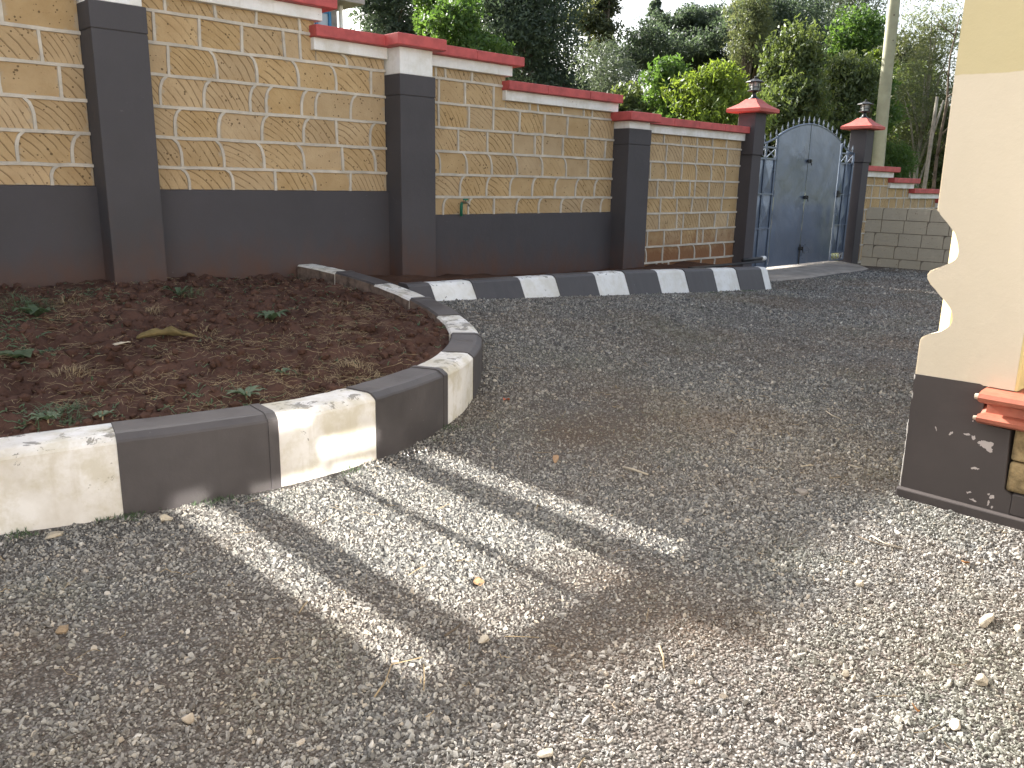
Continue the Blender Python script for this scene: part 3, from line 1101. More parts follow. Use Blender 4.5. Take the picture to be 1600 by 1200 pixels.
# ================================================================== gate and gate pillars
def gate_pillar(label, x0, x1, yf, z_shaft, label_lamp):
    w = x1 - x0
    yb = yf + w
    root = thing('gate_pillar', label, 'pillar', ((x0 + x1) / 2, (yf + yb) / 2, 0), 'pillars of the gate')
    zs = 1.83
    box('shaft', x0 + 0.02, x1 - 0.02, yf + 0.02, yb - 0.02, -0.2, zs, M_GATEPILLAR, root, 0.008, 2)
    box('collar', x0, x1, yf, yb, zs + 0.001, z_shaft, M_GATEPILLAR, root, 0.008, 2)
    cx, cy_ = (x0 + x1) / 2, (yf + yb) / 2
    h = w / 2 + 0.135
    bm = bmesh.new()
    lv = [(h - 0.03, z_shaft + 0.001), (h, z_shaft + 0.012), (h, z_shaft + 0.058), (h * 0.55, z_shaft + 0.135), (0.085, z_shaft + 0.205)]
    rings = [[bm.verts.new((cx + sx_ * r, cy_ + sy_ * r, z)) for sx_, sy_ in ((-1, -1), (1, -1), (1, 1), (-1, 1))] for r, z in lv]
    for a, b in zip(rings, rings[1:]):
        for k in range(4): bm.faces.new((a[k], a[(k + 1) % 4], b[(k + 1) % 4], b[k]))
    bm.faces.new(rings[0][::-1]); bm.faces.new(rings[-1])
    bm_obj('cap', bm, M_REDCAP, root, origin=(cx, cy_, z_shaft))
    # lantern standing on the cap
    zt = z_shaft + 0.2055
    LW = 1.4
    lamp = thing('gate_lantern', label_lamp, 'lamp', (cx, cy_, zt), 'lanterns on the gate pillars')
    bm = bmesh.new(); add_lathe(bm, (cx, cy_, zt), [(r_ * LW, z_) for r_, z_ in [(0.062, 0), (0.06, 0.006), (0.03, 0.035), (0.02, 0.075), (0.026, 0.085), (0.018, 0.10)]], 12)
    bm_obj('stem', bm, M_METALDARK, lamp, True, origin=(cx, cy_, zt))
    bm = bmesh.new(); add_lathe(bm, (cx, cy_, zt), [(r_ * LW, z_) for r_, z_ in [(0.03, 0.10), (0.072, 0.115), (0.072, 0.125), (0.05, 0.13)]], 12)
    bm_obj('gallery', bm, M_METALDARK, lamp, origin=(cx, cy_, zt))
    bm = bmesh.new(); add_lathe(bm, (cx, cy_, zt), [(r_ * LW, z_) for r_, z_ in [(0.046, 0.131), (0.054, 0.235)]], 8)
    gl = bm_obj('glass', bm, M_LAMPGLASS, lamp, origin=(cx, cy_, zt))
    bm = bmesh.new()
    for k in range(6):
        t = 2 * math.pi * k / 6 + 0.2
        add_tube(bm, [(cx + 0.053 * LW * math.cos(t), cy_ + 0.053 * LW * math.sin(t), zt + 0.128), (cx + 0.061 * LW * math.cos(t), cy_ + 0.061 * LW * math.sin(t), zt + 0.238)], 0.005, 5)
    pts = [(cx + 0.056 * LW * math.cos(2 * math.pi * k / 12), cy_ + 0.056 * LW * math.sin(2 * math.pi * k / 12), zt + 0.17) for k in range(13)]
    add_tube(bm, pts, 0.004, 4, False)
    bm_obj('cage', bm, M_METALDARK, lamp, origin=(cx, cy_, zt))
    bm = bmesh.new(); add_lathe(bm, (cx, cy_, zt), [(r_ * LW, z_) for r_, z_ in [(0.06, 0.237), (0.098, 0.24), (0.095, 0.25), (0.055, 0.272), (0.03, 0.282), (0.03, 0.29), (0.012, 0.298), (0.014, 0.318), (0.004, 0.33)]], 12)
    bm_obj('hood', bm, M_METALDARK, lamp, origin=(cx, cy_, zt))
    return root


gate_pillar('dark gate pillar left of the metal gate, with red pyramid cap', 11.53, 11.83, 6.90, 2.44, 'black lantern on the left gate pillar, against yellow green leaves')
gate_pillar('dark gate pillar right of the metal gate, beside the low wall', 15.42, 15.73, 6.94, 2.41, 'black lantern on the right gate pillar, beside the wooden pole')

GX0, GX1, GXM = 11.97, 15.38, 13.66
GY = 7.12


def gate_top(x):
    if x < 12.62: return 2.00 + 0.15 * ((x - GX0) / (12.62 - GX0)) ** 1.7
    if x > 14.82: return 1.985 + 0.165 * ((GX1 - x) / (GX1 - 14.82)) ** 1.7
    u = (x - 12.62) / (14.82 - 12.62)
    return 2.15 + 0.245 * math.sin(math.pi * u) ** 0.85


def build_gate():
    root = thing('metal_gate', 'blue grey arched metal double gate with spikes', 'gate', (13.7, GY, 0.04))
    Z0 = 0.06

    def leaf(name, xa, xb, label=None):
        lf = bpy.data.objects.new(name, None); link(lf, root); lf.location = Vector(((xa + xb) / 2, GY, Z0)) - root.location
        n = 24; nz = 14
        vs_, fs = [], []
        for k in range(n + 1):
            x = xa + (xb - xa) * k / n
            zt = gate_top(x) - 0.012
            for j in range(nz + 1):
                z = Z0 + (zt - Z0) * j / nz
                dent = 0.020 * mnoise.noise((x * 1.7, z * 1.3, 2.0)) + 0.007 * mnoise.noise((x * 4.5, z * 3.5, 5.0))
                ed = min(k, n - k, j, nz - j)
                vs_.append((x, GY - 0.012 + dent * min(1, ed / 3), z))
        for k in range(n):
            for j in range(nz):
                a = k * (nz + 1) + j
                fs.append((a, a + nz + 1, a + nz + 2, a + 1))
        sh = mesh_obj('sheet', vs_, fs, M_GATE, lf, True)
        return lf
    l1 = leaf('gate_leaf', 12.63, GXM - 0.008)
    l2 = leaf('gate_leaf', GXM + 0.008, 14.80)

    def bar(bm, a, b, w=0.02):
        add_tube(bm, [a, b], w, 4)

    # frames of the leaves
    for lf, xa, xb in ((l1, 12.63, GXM - 0.008), (l2, GXM + 0.008, 14.80)):
        bm = bmesh.new()
        for x in (xa + 0.015, xb - 0.015): bar(bm, (x, GY + 0.022, Z0), (x, GY + 0.022, gate_top(x)), 0.022)
        bar(bm, (xa, GY + 0.022, Z0 + 0.02), (xb, GY + 0.022, Z0 + 0.02), 0.022)
        n = 20
        add_tube(bm, [(xa + (xb - xa) * k / n, GY, gate_top(xa + (xb - xa) * k / n) + 0.004) for k in range(n + 1)], 0.019, 6)
        bm_obj('frame', bm, M_GATE, lf)
    # side panels with X work
    for xa, xb, nv in ((GX0, 12.60, 1), (14.86, GX1, 1)):
        pn = bpy.data.objects.new('side_panel', None); link(pn, root); pn.location = Vector(((xa + xb) / 2, GY, Z0)) - root.location
        bm = bmesh.new()
        zr = (1.80, 1.975)
        zlow = 0.06 if xa < 13 else 0.20
        for x in (xa, (xa + xb) / 2, xb): bar(bm, (x, GY, 0.06 if x in (xa, xb) else zlow), (x, GY, gate_top(x)), 0.02)
        for z in (zlow, 0.70, 1.25, *zr): bar(bm, (xa, GY, z), (xb, GY, z), 0.019)
        if xa > 13: bar(bm, (xa, GY, 0.06), (xb, GY, 0.06), 0.016)
        n = 10
        add_tube(bm, [(xa + (xb - xa) * k / n, GY, gate_top(xa + (xb - xa) * k / n)) for k in range(n + 1)], 0.017, 6)
        bm_obj('frame', bm, M_GATE, pn)
        bm = bmesh.new()
        xm = (xa + xb) / 2
        for a, b in ((xa, xm), (xm, xb)):
            add_tube(bm, [(a, GY, zr[0]), (b, GY, zr[1])], 0.008, 5); add_tube(bm, [(a, GY, zr[1]), (b, GY, zr[0])], 0.008, 5)
        bm_obj('lattice', bm, M_STEELGREY, pn)
        if xa > 13:
            for q in range(4):                       # scroll work in the open foot of the wicket
                bm = bmesh.new()
                c = xa + 0.09 + q * 0.115
                add_tube(bm, [(c + 0.045 * math.cos(t), GY, 0.125 + 0.045 * math.sin(t)) for t in np.linspace(0, 5.2, 10)], 0.007, 5)
                bm_obj('scroll', bm, M_STEELGREY, pn)
        bm = bmesh.new()
        for a, b in ((xa, xm), (xm, xb)):
            for z0_, z1_ in ((zlow, 0.70), (0.70, 1.25), (1.25, 1.80)):
                q = [bm.verts.new(v) for v in ((a, GY + 0.018, z0_), (b, GY + 0.018, z0_), (b, GY + 0.018, z1_), (a, GY + 0.018, z1_))]
                c = bm.verts.new(((a + b) / 2, GY + 0.018 - 0.028, (z0_ + z1_) / 2 - 0.05))
                for k in range(4): bm.faces.new((q[k], q[(k + 1) % 4], c))
        bm_obj('sheet', bm, M_GATE, pn)
    # spikes
    x = GX0 + 0.07
    while x < GX1 - 0.02:
        z = gate_top(x)
        bm = bmesh.new()
        add_tube(bm, [(x, GY, z), (x, GY, z + 0.05), (x, GY, z + 0.065), (x, GY, z + 0.14)], [0.010, 0.010, 0.019, 0.002], 6)
        bm_obj('spike', bm, M_STEELGREY, root, origin=(x, GY, z))
        x += 0.172
    # sliding bolts
    for z, dx in ((1.80, 0.0), (1.20, 0.0), (0.33, 0.0)):
        bm = bmesh.new()
        add_tube(bm, [(GXM - 0.07, GY - 0.045, z), (GXM + 0.07, GY - 0.045, z)], 0.011, 6)
        add_tube(bm, [(GXM + 0.03, GY - 0.045, z), (GXM + 0.03, GY - 0.07, z - 0.07)], 0.009, 6)
        add_box(bm, GXM - 0.05, GXM - 0.03, GY - 0.06, GY - 0.01, z - 0.025, z + 0.025)
        add_box(bm, GXM + 0.02, GXM + 0.045, GY - 0.06, GY - 0.01, z - 0.03, z + 0.03)
        bm_obj('bolt', bm, M_METALDARK, root, origin=(GXM, GY, z))
    bm = bmesh.new()
    add_tube(bm, [(GXM - 0.02, GY - 0.03, 0.06), (GXM - 0.02, GY - 0.03, 0.40)], 0.012, 6)
    bm_obj('drop_bolt', bm, M_METALDARK, root)
    bm = bmesh.new()
    add_box(bm, 14.83, 14.90, GY - 0.05, GY - 0.02, 1.20, 1.32)
    add_tube(bm, [(14.80, GY - 0.06, 1.27), (14.93, GY - 0.06, 1.27)], 0.010, 6)
    bm_obj('latch', bm, M_METALDARK, root)
    return root


build_gate()

# ================================================================== the house at the right and behind the camera
def build_house():
    house = thing('house', 'cream house corner with scalloped edge and dark plinth at the right', 'house', (3.9, 1.0, 0))
    X = 3.75
    T = 0.20
    prof = [(1.350, 0.56), (1.350, 0.715), (1.342, 0.728), (1.315, 0.744), (1.268, 0.762), (1.245, 0.772), (1.229, 0.79), (1.222, 0.815), (1.226, 0.845), (1.240, 0.872),
            (1.266, 0.901), (1.302, 0.926), (1.338, 0.958), (1.353, 0.980), (1.356, 0.998), (1.346, 1.017), (1.304, 1.036), (1.262, 1.052), (1.245, 1.066),
            (1.238, 1.082), (1.236, 1.105), (1.244, 1.140), (1.266, 1.178), (1.296, 1.222), (1.330, 1.256), (1.351, 1.268), (1.353, 1.8), (1.357, 3.0)]
    yin = 0.955
    bm = bmesh.new()
    f = [bm.verts.new((X, y, z)) for y, z in prof] + [bm.verts.new((X, yin, 3.0)), bm.verts.new((X, yin, 0.56))]
    b = [bm.verts.new((X + T, v.co.y, v.co.z)) for v in f]
    bm.faces.new(f); bm.faces.new(b[::-1])
    n = len(f)
    for k in range(n): bm.faces.new((f[k], f[(k + 1) % n], b[(k + 1) % n], b[k]))
    fe = [e for e in bm.edges if abs(e.verts[0].co.x - X) < 1e-6 and abs(e.verts[1].co.x - X) < 1e-6 and min(e.verts[0].co.y, e.verts[1].co.y) > 1.0]
    bmesh.ops.bevel(bm, geom=fe, offset=0.006, segments=2, affect='EDGES')
    bm_obj('scalloped_wall', bm, M_CREAM, house)
    # pilaster behind the fin, its chamfer seen through the scallops
    bm = bmesh.new()
    px = [(3.952, 0.94), (3.952, 1.304), (4.01, 1.365), (4.30, 1.365), (4.30, 0.94)]
    lo = [bm.verts.new((x, y, 0.0)) for x, y in px]; hi = [bm.verts.new((x, y, 3.0)) for x, y in px]
    bm.faces.new(lo[::-1]); bm.faces.new(hi)
    for k in range(5): bm.faces.new((lo[k], lo[(k + 1) % 5], hi[(k + 1) % 5], hi[k]))
    bm_obj('pilaster', bm, M_YELLOW, house)
    # dark plinth of the fin: its right upper corner rounded under the sill
    bm = bmesh.new()
    out = [(1.343, 0.0), (1.345, 0.2), (1.349, 0.4), (1.348, 0.562), (1.085, 0.566), (1.068, 0.560), (1.060, 0.545), (1.055, 0.40), (0.945, 0.395), (0.932, 0.14), (0.90, 0.12), (0.90, 0.0)]
    f = [bm.verts.new((X - 0.004 + 0.0015 * math.sin(i * 3.1), y, z)) for i, (y, z) in enumerate(out)]
    b = [bm.verts.new((X + T, y, z)) for y, z in out]
    n = len(f)
    bm.faces.new(f); bm.faces.new(b[::-1])
    for k in range(n): bm.faces.new((f[k], f[(k + 1) % n], b[(k + 1) % n], b[k]))
    bm_obj('plinth', bm, M_HDARK, house)
    # pale strip painted as the sunlit bright line along the plinth's corner
    bm = bmesh.new()
    pts = [(X - 0.0005 + 0.002 * mnoise.noise((k * 0.23, 1, 0)), 1.3465 + 0.003 * mnoise.noise((k * 0.21, 5, 0)), 0.04 + k * 0.0133) for k in range(40)]
    add_tube(bm, pts, [0.0034 + 0.0022 * mnoise.noise((k * 0.27, 9, 0)) for k in range(40)], 6)
    bm_obj('lit_edge', bm, mat_concrete('sunlit edge strip', (0.42, 0.40, 0.37)), house)
    # footing step
    box('footing', X - 0.035, X + T, -0.6, 1.352, -0.1, 0.038, M_HDARK, house, 0.006, 2)
    box('plinth_base', X - 0.006, X + T, -0.6, 0.899, 0.0385, 0.13, M_HDARK, house, 0.004)
    # rough stones under the window
    random.seed(3)
    y = 0.935
    for k in range(4):
        w = random.uniform(0.3, 0.42)
        for z0, z1 in ((0.133, 0.262), (0.268, 0.405)):
            bm = bmesh.new()
            add_box(bm, X + 0.004, X + T, y - w + 0.004, y - 0.004, z0, z1, 0.012, 2)
            bm_obj('stone', bm, M_RUBBLE, house, origin=(X, y, z0))
        y -= w
        if y < -0.4: break
    # terracotta sill with two rolls
    bm = bmesh.new()
    sp = [(-0.002, 0.405), (-0.05, 0.412), (-0.075, 0.425), (-0.078, 0.44), (-0.062, 0.452), (-0.030, 0.458), (-0.026, 0.492), (-0.055, 0.500), (-0.088, 0.512),
          (-0.096, 0.528), (-0.088, 0.544), (-0.06, 0.552), (0.0, 0.556), (0.19, 0.558), (0.19, 0.405)]
    def ring(y, k=1.0):
        return [bm.verts.new((X + (dx * k if dx < 0 else dx), y - (0.02 if 0.455 < z < 0.495 and k == 1.0 and y > 1.0 else 0), z)) for dx, z in sp]
    r0, r1 = ring(1.058), ring(-0.6)
    for k in range(len(sp)): bm.faces.new((r0[k], r0[(k + 1) % len(sp)], r1[(k + 1) % len(sp)], r1[k]))
    bm.faces.new(r0[::-1]); bm.faces.new(r1)
    bm_obj('window_sill', bm, M_TERRA, house)
    for dx, z, rz in ((-0.084, 0.527, 0.016), (-0.065, 0.432, 0.012)):
        bm = bmesh.new()
        add_tube(bm, [(X + dx + 0.012, 1.075, z), (X + dx + 0.012, 1.02, z + 0.001)], [rz * 0.75, rz * 1.12], 10)
        bm_obj('sill_end', bm, M_ROCKPALE, house)
    # side window in its reveal
    win = bpy.data.objects.new('side_window', None); link(win, house)
    win.location = Vector((X + 0.13, 0.2, 0.56)) - house.location
    box('frame', X + 0.10, X + 0.15, 0.90, 0.953, 0.5595, 1.90, M_WINFRAME, win)
    box('frame', X + 0.10, X + 0.15, -0.58, -0.53, 0.5595, 1.90, M_WINFRAME, win)
    box('pane', X + 0.12, X + 0.13, -0.53, 0.90, 0.5595, 1.90, M_PALEGLASS, win)
    box('reveal', X + 0.001, X + 0.099, 0.945, 0.9545, 0.5595, 1.90, M_YELLOW, win)
    box('lintel_wall', X, X + T, -0.6, 0.953, 1.901, 3.0, M_CREAM, house)
    # the front behind the camera, with the reflecting window
    Y = -0.60
    wx0, wx1, wz0, wz1 = 1.24, 2.565, 1.175, 2.42
    for (a, b_, c, d) in ((-6.0, wx0, 0.56, 3.0), (wx1, X - 0.001, 0.56, 3.0), (wx0, wx1, 0.56, wz0), (wx0, wx1, wz1, 3.0)):
        box('front_wall', a, b_, Y - 0.20, Y, c, d, M_FRONT, house)
    box('front_plinth', -6.0, X - 0.001, Y - 0.20, Y + 0.006, -0.1, 0.56, M_HDARK, house)
    fw = bpy.data.objects.new('front_window', None); link(fw, house)
    fw.location = Vector((1.9, Y, wz0)) - house.location
    box('pane', wx0, wx1, Y - 0.085, Y - 0.075, wz0, wz1, M_GLASS, fw)
    for a, b_ in ((1.385, 1.56), (1.925, 1.98), (2.235, 2.42)):
        box('mullion', a, b_, Y - 0.073, Y - 0.031, wz0, 2.0995, M_WINFRAME, fw)
    for a, b_, c, d in ((1.4, wx1, 2.10, 2.125), (wx0, wx1, 2.246, 2.306), (wx0, 1.3995, 2.155, 2.2455), (1.4, 1.915, 2.1255, 2.2455), (2.265, wx1, 2.1255, 2.2455),
                        (wx0, 1.68, 2.3065, wz1), (1.865, wx1, 2.3065, wz1)):
        box('vent_panel', a, b_, Y - 0.0725, Y - 0.030, c, d, M_WINFRAME, fw)  # unseen panels laid out to break the mirrored light into patches on the kerb
    # eaves and roof over the house
    box('roof', -6.3, 4.6, -6.0, Y + 0.28, 3.001, 3.12, mat_concrete('roof slab', (0.35, 0.33, 0.30)), house)
    box('roof', X - 0.15, 9.0, Y + 0.281, 1.42, 3.0015, 3.12, mat_concrete('porch slab', (0.35, 0.33, 0.30)), house)
    return house


build_house()

# ================================================================== small things on and by the wall
def build_tap():
    t = thing('water_tap', 'green standpipe with brass tap on top of the dark plinth', 'tap', (5.92, 7.03, 0.98))
    bm = bmesh.new()
    add_tube(bm, [(5.92, 7.05, 0.99), (5.92, 7.05, 1.10), (5.92, 7.045, 1.125), (5.93, 7.03, 1.135)], 0.017, 8)
    bm_obj('pipe', bm, M_GREENPIPE, t, True)
    bm = bmesh.new()
    add_tube(bm, [(5.925, 7.035, 1.135), (5.955, 6.99, 1.138), (5.965, 6.972, 1.125), (5.967, 6.968, 1.095)], [0.016, 0.014, 0.014, 0.011], 8)
    bm_obj('spout', bm, M_BRASS, t, True)
    bm = bmesh.new()
    add_tube(bm, [(5.945, 7.005, 1.138), (5.945, 7.005, 1.165)], 0.008, 6)
    add_tube(bm, [(5.915, 7.01, 1.168), (5.975, 7.0, 1.168)], 0.009, 6)
    bm_obj('handle', bm, M_GREENPIPE, t)


build_tap()


def build_hose():
    t = thing('black_sheet', 'flat black plastic strip lying on the soil behind the straight kerb', 'plastic strip', (9.7, 6.2, 0.3))
    bm = bmesh.new()
    add_box(bm, 9.05, 10.75, 6.10, 6.22, 0.318, 0.334, 0.003)
    bm_obj('strip', bm, M_BLACKPL, t)
    p = thing('drain_pipe', 'short black pipe with white end by the gate pillar', 'pipe', (11.0, 6.35, 0.25))
    bm = bmesh.new(); add_tube(bm, [(10.5, 6.30, 0.345), (11.0, 6.30, 0.345)], 0.028, 10); bm_obj('body', bm, M_BLACKPL, p, True)
    bm = bmesh.new(); add_tube(bm, [(11.001, 6.30, 0.345), (11.09, 6.30, 0.345)], 0.034, 10); bm_obj('socket', bm, M_WHITEPL, p, True)


build_hose()


def build_pole():
    t = thing('wooden_pole', 'pale leaning wooden utility pole behind the right gate pillar', 'pole', (20.85, 9.0, -0.05))
    bm = bmesh.new()
    n = 16
    pts, rad = [], []
    for k in range(n + 1):
        f = k / n
        z = -0.06 + 8.5 * f
        pts.append((20.86 - 0.027 * (z) + 0.012 * math.sin(z * 1.3), 9.0 + 0.006 * z, z))
        rad.append(0.155 - 0.018 * f * 2 + 0.003 * math.sin(z * 4))
    add_tube(bm, pts, rad, 14)
    bm_obj('shaft', bm, M_POLE, t, True)
    random.seed(2)
    for z, a in ((2.55, 3.7), (3.35, 3.95), (3.9, 4.2), (4.75, 4.05), (5.3, 3.8), (3.1, 4.4)):
        c = Vector((20.86 - 0.027 * z, 9.0 + 0.006 * z, z))
        d = Vector((math.cos(a), math.sin(a), 0))
        bm = bmesh.new()
        add_tube(bm, [c + d * 0.10, c + d * 0.137], [0.028, 0.016], 6)
        bm_obj('knot', bm, M_BARK, t)


build_pole()


def build_neighbour():
    # beyond the wall, only a corner shows above the coping
    h = thing('neighbour_house', 'grey stone house with blue window seen above the wall', 'house', (8.2, 15.2, 0))
    x1 = 9.42
    box('wall', 4.4, x1, 15.0, 21.0, -0.1, 4.66, M_NEIGHBOUR, h)
    for xa, xb in ((8.35, 9.22), (5.0, 6.6)):
        w = bpy.data.objects.new('window', None); link(w, h); w.location = Vector((xa, 14.98, 2.7)) - h.location
        box('pane', xa, xb, 14.975, 14.99, 3.45, 4.5, M_PALEGLASS, w)
        for x in np.linspace(xa, xb, 4): box('frame', x - 0.025, x + 0.025, 14.93, 14.974, 3.45, 4.5, M_BLUE, w)
        for z in (3.47, 3.8, 4.14, 4.48): box('bar', xa, xb, 14.945, 14.972, z - 0.02, z + 0.02, M_BLUE, w)
        box('sill', xa - 0.1, xb + 0.1, 14.9, 14.999, 3.33, 3.449, M_RED, w)
    xa, xb = 4.15, x1 + 0.35
    rv = [(xa, 14.55, 4.661), (xb, 14.55, 4.661), (xb, 21.4, 4.661), (xa, 21.4, 4.661), (xa, 14.55, 4.78), (xb, 14.55, 4.78), (xb, 21.4, 4.78), (xa, 21.4, 4.78), (xa, 18.0, 9.2), (xb, 18.0, 9.2)]  # unseen high ridge, shaped to shade the gravel beside the near house corner
    mesh_obj('roof', rv, [(3, 2, 1, 0), (0, 1, 5, 4), (2, 3, 7, 6), (1, 2, 6, 9, 5), (3, 0, 4, 8, 7), (4, 5, 9, 8), (6, 7, 8, 9)], mat_concrete('neighbour roof', (0.3, 0.27, 0.25)), h)
    box('downpipe', x1 + 0.03, x1 + 0.09, 14.93, 14.99, 0.0, 4.65, M_WHITEPL, h)


build_neighbour()

# ================================================================== trees and bushes beyond the wall
def cam_point(px, py, depth):
    v = ROT @ Vector(((px - 800.0) / 1290.0, (py - 600.0) / 1290.0, 1.0))
    return Vector((0, 0, CAM_H)) + v * depth


def leaf_mesh(name, centers, size, mat, parent, aspect=0.45, droop=0.0, up=0.0, org=None):
    """one small folded rhombus for each centre"""
    n = len(centers)
    c = np.asarray(centers)
    d = NR.normal(size=(n, 3)); d[:, 2] += up - droop
    d /= np.linalg.norm(d, axis=1)[:, None]
    q = NR.normal(size=(n, 3))
    s = np.cross(d, q); s /= np.linalg.norm(s, axis=1)[:, None]
    nn = np.cross(d, s)
    ln = (size * NR.uniform(0.6, 1.35, n))[:, None]
    w = ln * aspect
    v = np.empty((n, 4, 3))
    v[:, 0] = c - d * ln * 0.5
    v[:, 1] = c + s * w * 0.5 + nn * w * 0.16
    v[:, 2] = c + d * ln * 0.5
    v[:, 3] = c - s * w * 0.5 + nn * w * 0.16
    o0 = np.array(org)
    v = (v - o0).reshape(-1, 3)
    me = bpy.data.meshes.new(name)
    me.vertices.add(n * 4); me.vertices.foreach_set('co', v.ravel())
    me.loops.add(n * 4); me.loops.foreach_set('vertex_index', np.arange(n * 4, dtype=np.int32))
    me.polygons.add(n)
    me.polygons.foreach_set('loop_start', np.arange(0, n * 4, 4, dtype=np.int32))
    me.polygons.foreach_set('loop_total', np.full(n, 4, np.int32))
    at = me.attributes.new('leaf_random', 'FLOAT', 'FACE')
    at.data.foreach_set('value', NR.uniform(0, 1, n).astype(np.float32))
    me.materials.append(mat)
    me.update(); me.validate()
    o = bpy.data.objects.new(name, me)
    return link(o, parent)


def clump_points(clumps, n, spread=0.16, twigs=60, shell=0.55):
    """leaf positions: twig tips scattered through each clump's outer part, leaves gathered about each tip"""
    vol = np.array([c[3] * c[4] + c[4] * c[5] + c[3] * c[5] for c in clumps]); vol /= vol.sum()
    out = []
    for c, f in zip(clumps, vol):
        m = max(20, int(n * f))
        tw = max(6, int(twigs * (f * len(clumps)) ** 0.8))
        u = NR.normal(size=(tw, 3)); u /= np.linalg.norm(u, axis=1)[:, None]
        r = (shell + (1.12 - shell) * NR.uniform(0, 1, tw) ** 0.7)[:, None]
        tips = u * r * np.array(c[3:6]) + np.array(c[:3])
        k = NR.randint(0, tw, m)
        rr = np.mean(c[3:6])
        out.append(tips[k] + NR.normal(size=(m, 3)) * spread * rr * np.array([1, 1, 0.75]))
    return np.concatenate(out)


LEAF = dict(  # leaf tones lightened to stand in for haze over the trees
    dark=mat_leaf('dark grey green leaves', (0.056, 0.082, 0.064), (0.115, 0.148, 0.106), 0.42, (1.2, 1.25, 0.8)),
    olive=mat_leaf('dark olive leaves', (0.060, 0.080, 0.048), (0.125, 0.14, 0.078), 0.42, (1.3, 1.2, 0.6)),
    mid=mat_leaf('mid green leaves', (0.065, 0.10, 0.048), (0.135, 0.17, 0.078), 0.48),
    bright=mat_leaf('bright green leaves', (0.055, 0.115, 0.034), (0.115, 0.185, 0.055), 0.48, (1.25, 1.25, 0.65)),
    yellow=mat_leaf('yellow green leaves', (0.105, 0.165, 0.035), (0.20, 0.25, 0.06), 0.52, (1.2, 1.2, 0.55)),
    grey=mat_leaf('grey green leaves', (0.060, 0.085, 0.062), (0.125, 0.150, 0.105), 0.42, (1.15, 1.15, 0.8)),
    pale=mat_leaf('pale airy leaves', (0.085, 0.115, 0.065), (0.185, 0.205, 0.115), 0.5, (1.2, 1.15, 0.7)),
)


def tree(name, label, cat, base, clumps, mat, n, leaf, trunk_r=0.12, bark=None, aspect=0.45, spread=0.16, twigs=60, shell=0.55, droop=0.0, up=0.0, group=None, limbs=6, lean=(0, 0)):
    base = Vector(base)
    root = thing(name, label, cat, base, group)
    dense = mat in (LEAF['dark'], LEAF['olive'], LEAF['mid'])
    n = int(n * (2.0 if dense else 1.35))
    leaf *= 1.22 if dense else 1.08
    if dense: shell *= 0.55
    pts = clump_points(clumps, n, spread, twigs, shell)
    pts = pts[pts[:, 2] > 0.0]
    leaf_mesh('crown' if cat == 'tree' else 'foliage', pts, leaf, mat, root, aspect, droop, up, org=base)
    top = max(c[2] for c in clumps)
    cx = np.mean([c[0] for c in clumps]); cyy = np.mean([c[1] for c in clumps])
    bm = bmesh.new()
    k = 7
    axis = [Vector((base.x + (cx - base.x) * (i / k) ** 1.3 + 0.05 * math.sin(i * 1.9), base.y + (cyy - base.y) * (i / k) ** 1.3, base.z + (top - base.z) * 0.97 * i / k)) for i in range(k + 1)]
    add_tube(bm, axis, [trunk_r * (1.15 - 0.95 * i / k) for i in range(k + 1)], 8)
    order = sorted(clumps, key=lambda c: -(c[3] * c[5]))[:limbs]
    for c in order:
        t = min(0.85, max(0.15, (c[2] - base.z) / (top - base.z) * 0.62))
        p0 = axis[int(t * k)]
        p2 = Vector(c[:3])
        pm = p0.lerp(p2, 0.55) + Vector((0, 0, 0.12 * (p2 - p0).length))
        add_tube(bm, [p0, pm, p2], [trunk_r * 0.5, trunk_r * 0.32, trunk_r * 0.12], 6)
    bm_obj('trunk' if cat == 'tree' else 'stem', bm, bark or M_BARK, root, True, origin=base)
    return root


def at_px(px, depth):
    p = cam_point(px, 120, depth)
    return p.x, p.y


def zpx(py, depth):
    """height seen at image row py (near the centre column) at that depth"""
    v = ROT @ Vector((0.0, (py - 600.0) / 1290.0, 1.0))
    return CAM_H + v.z * depth


def rand_clumps(px, depth, y_top, y_bot, half_w, seed, n=14, rz=0.55, taper=0.0, size=0.40):
    """clumps filling an upright rounded body; half_w in metres"""
    rs = np.random.RandomState(seed)
    x, y = at_px(px, depth)
    zt, zb = zpx(y_top, depth), max(0.2, zpx(y_bot, depth))
    out = []
    H = zt - zb
    for i in range(n):
        f = (i + 0.5) / n
        z = zb + H * f
        prof = math.sin(math.pi * min(1, 0.18 + 0.82 * f)) ** 0.6 * (1 - taper * f)
        a = rs.uniform(0, 2 * math.pi)
        r = half_w * prof * rs.uniform(0.25, 0.8)
        s = half_w * size * rs.uniform(0.7, 1.35) * (1 - 0.5 * taper * f)
        out.append((x + r * math.cos(a), y + r * math.sin(a), z, s * 1.15, s * 1.15, s * rz * 1.4))
    return out


def flat_clumps(px, depth, y_mid, half_w, seed, n=10, thick=0.16, spread_z=0.35):
    rs = np.random.RandomState(seed)
    x, y = at_px(px, depth)
    zm = zpx(y_mid, depth)
    out = []
    for i in range(n):
        a = rs.uniform(0, 2 * math.pi); r = half_w * math.sqrt(rs.uniform(0.02, 1)) * 0.8
        s = half_w * rs.uniform(0.26, 0.46)
        z = zm + rs.uniform(-spread_z, spread_z) * half_w * 0.6 - 0.14 * r
        out.append((x + r * math.cos(a), y + r * math.sin(a), z, s, s, s * thick * 2.2))
    return out


def gpos(px, depth):
    x, y = at_px(px, depth)
    return (x, y, -0.06)


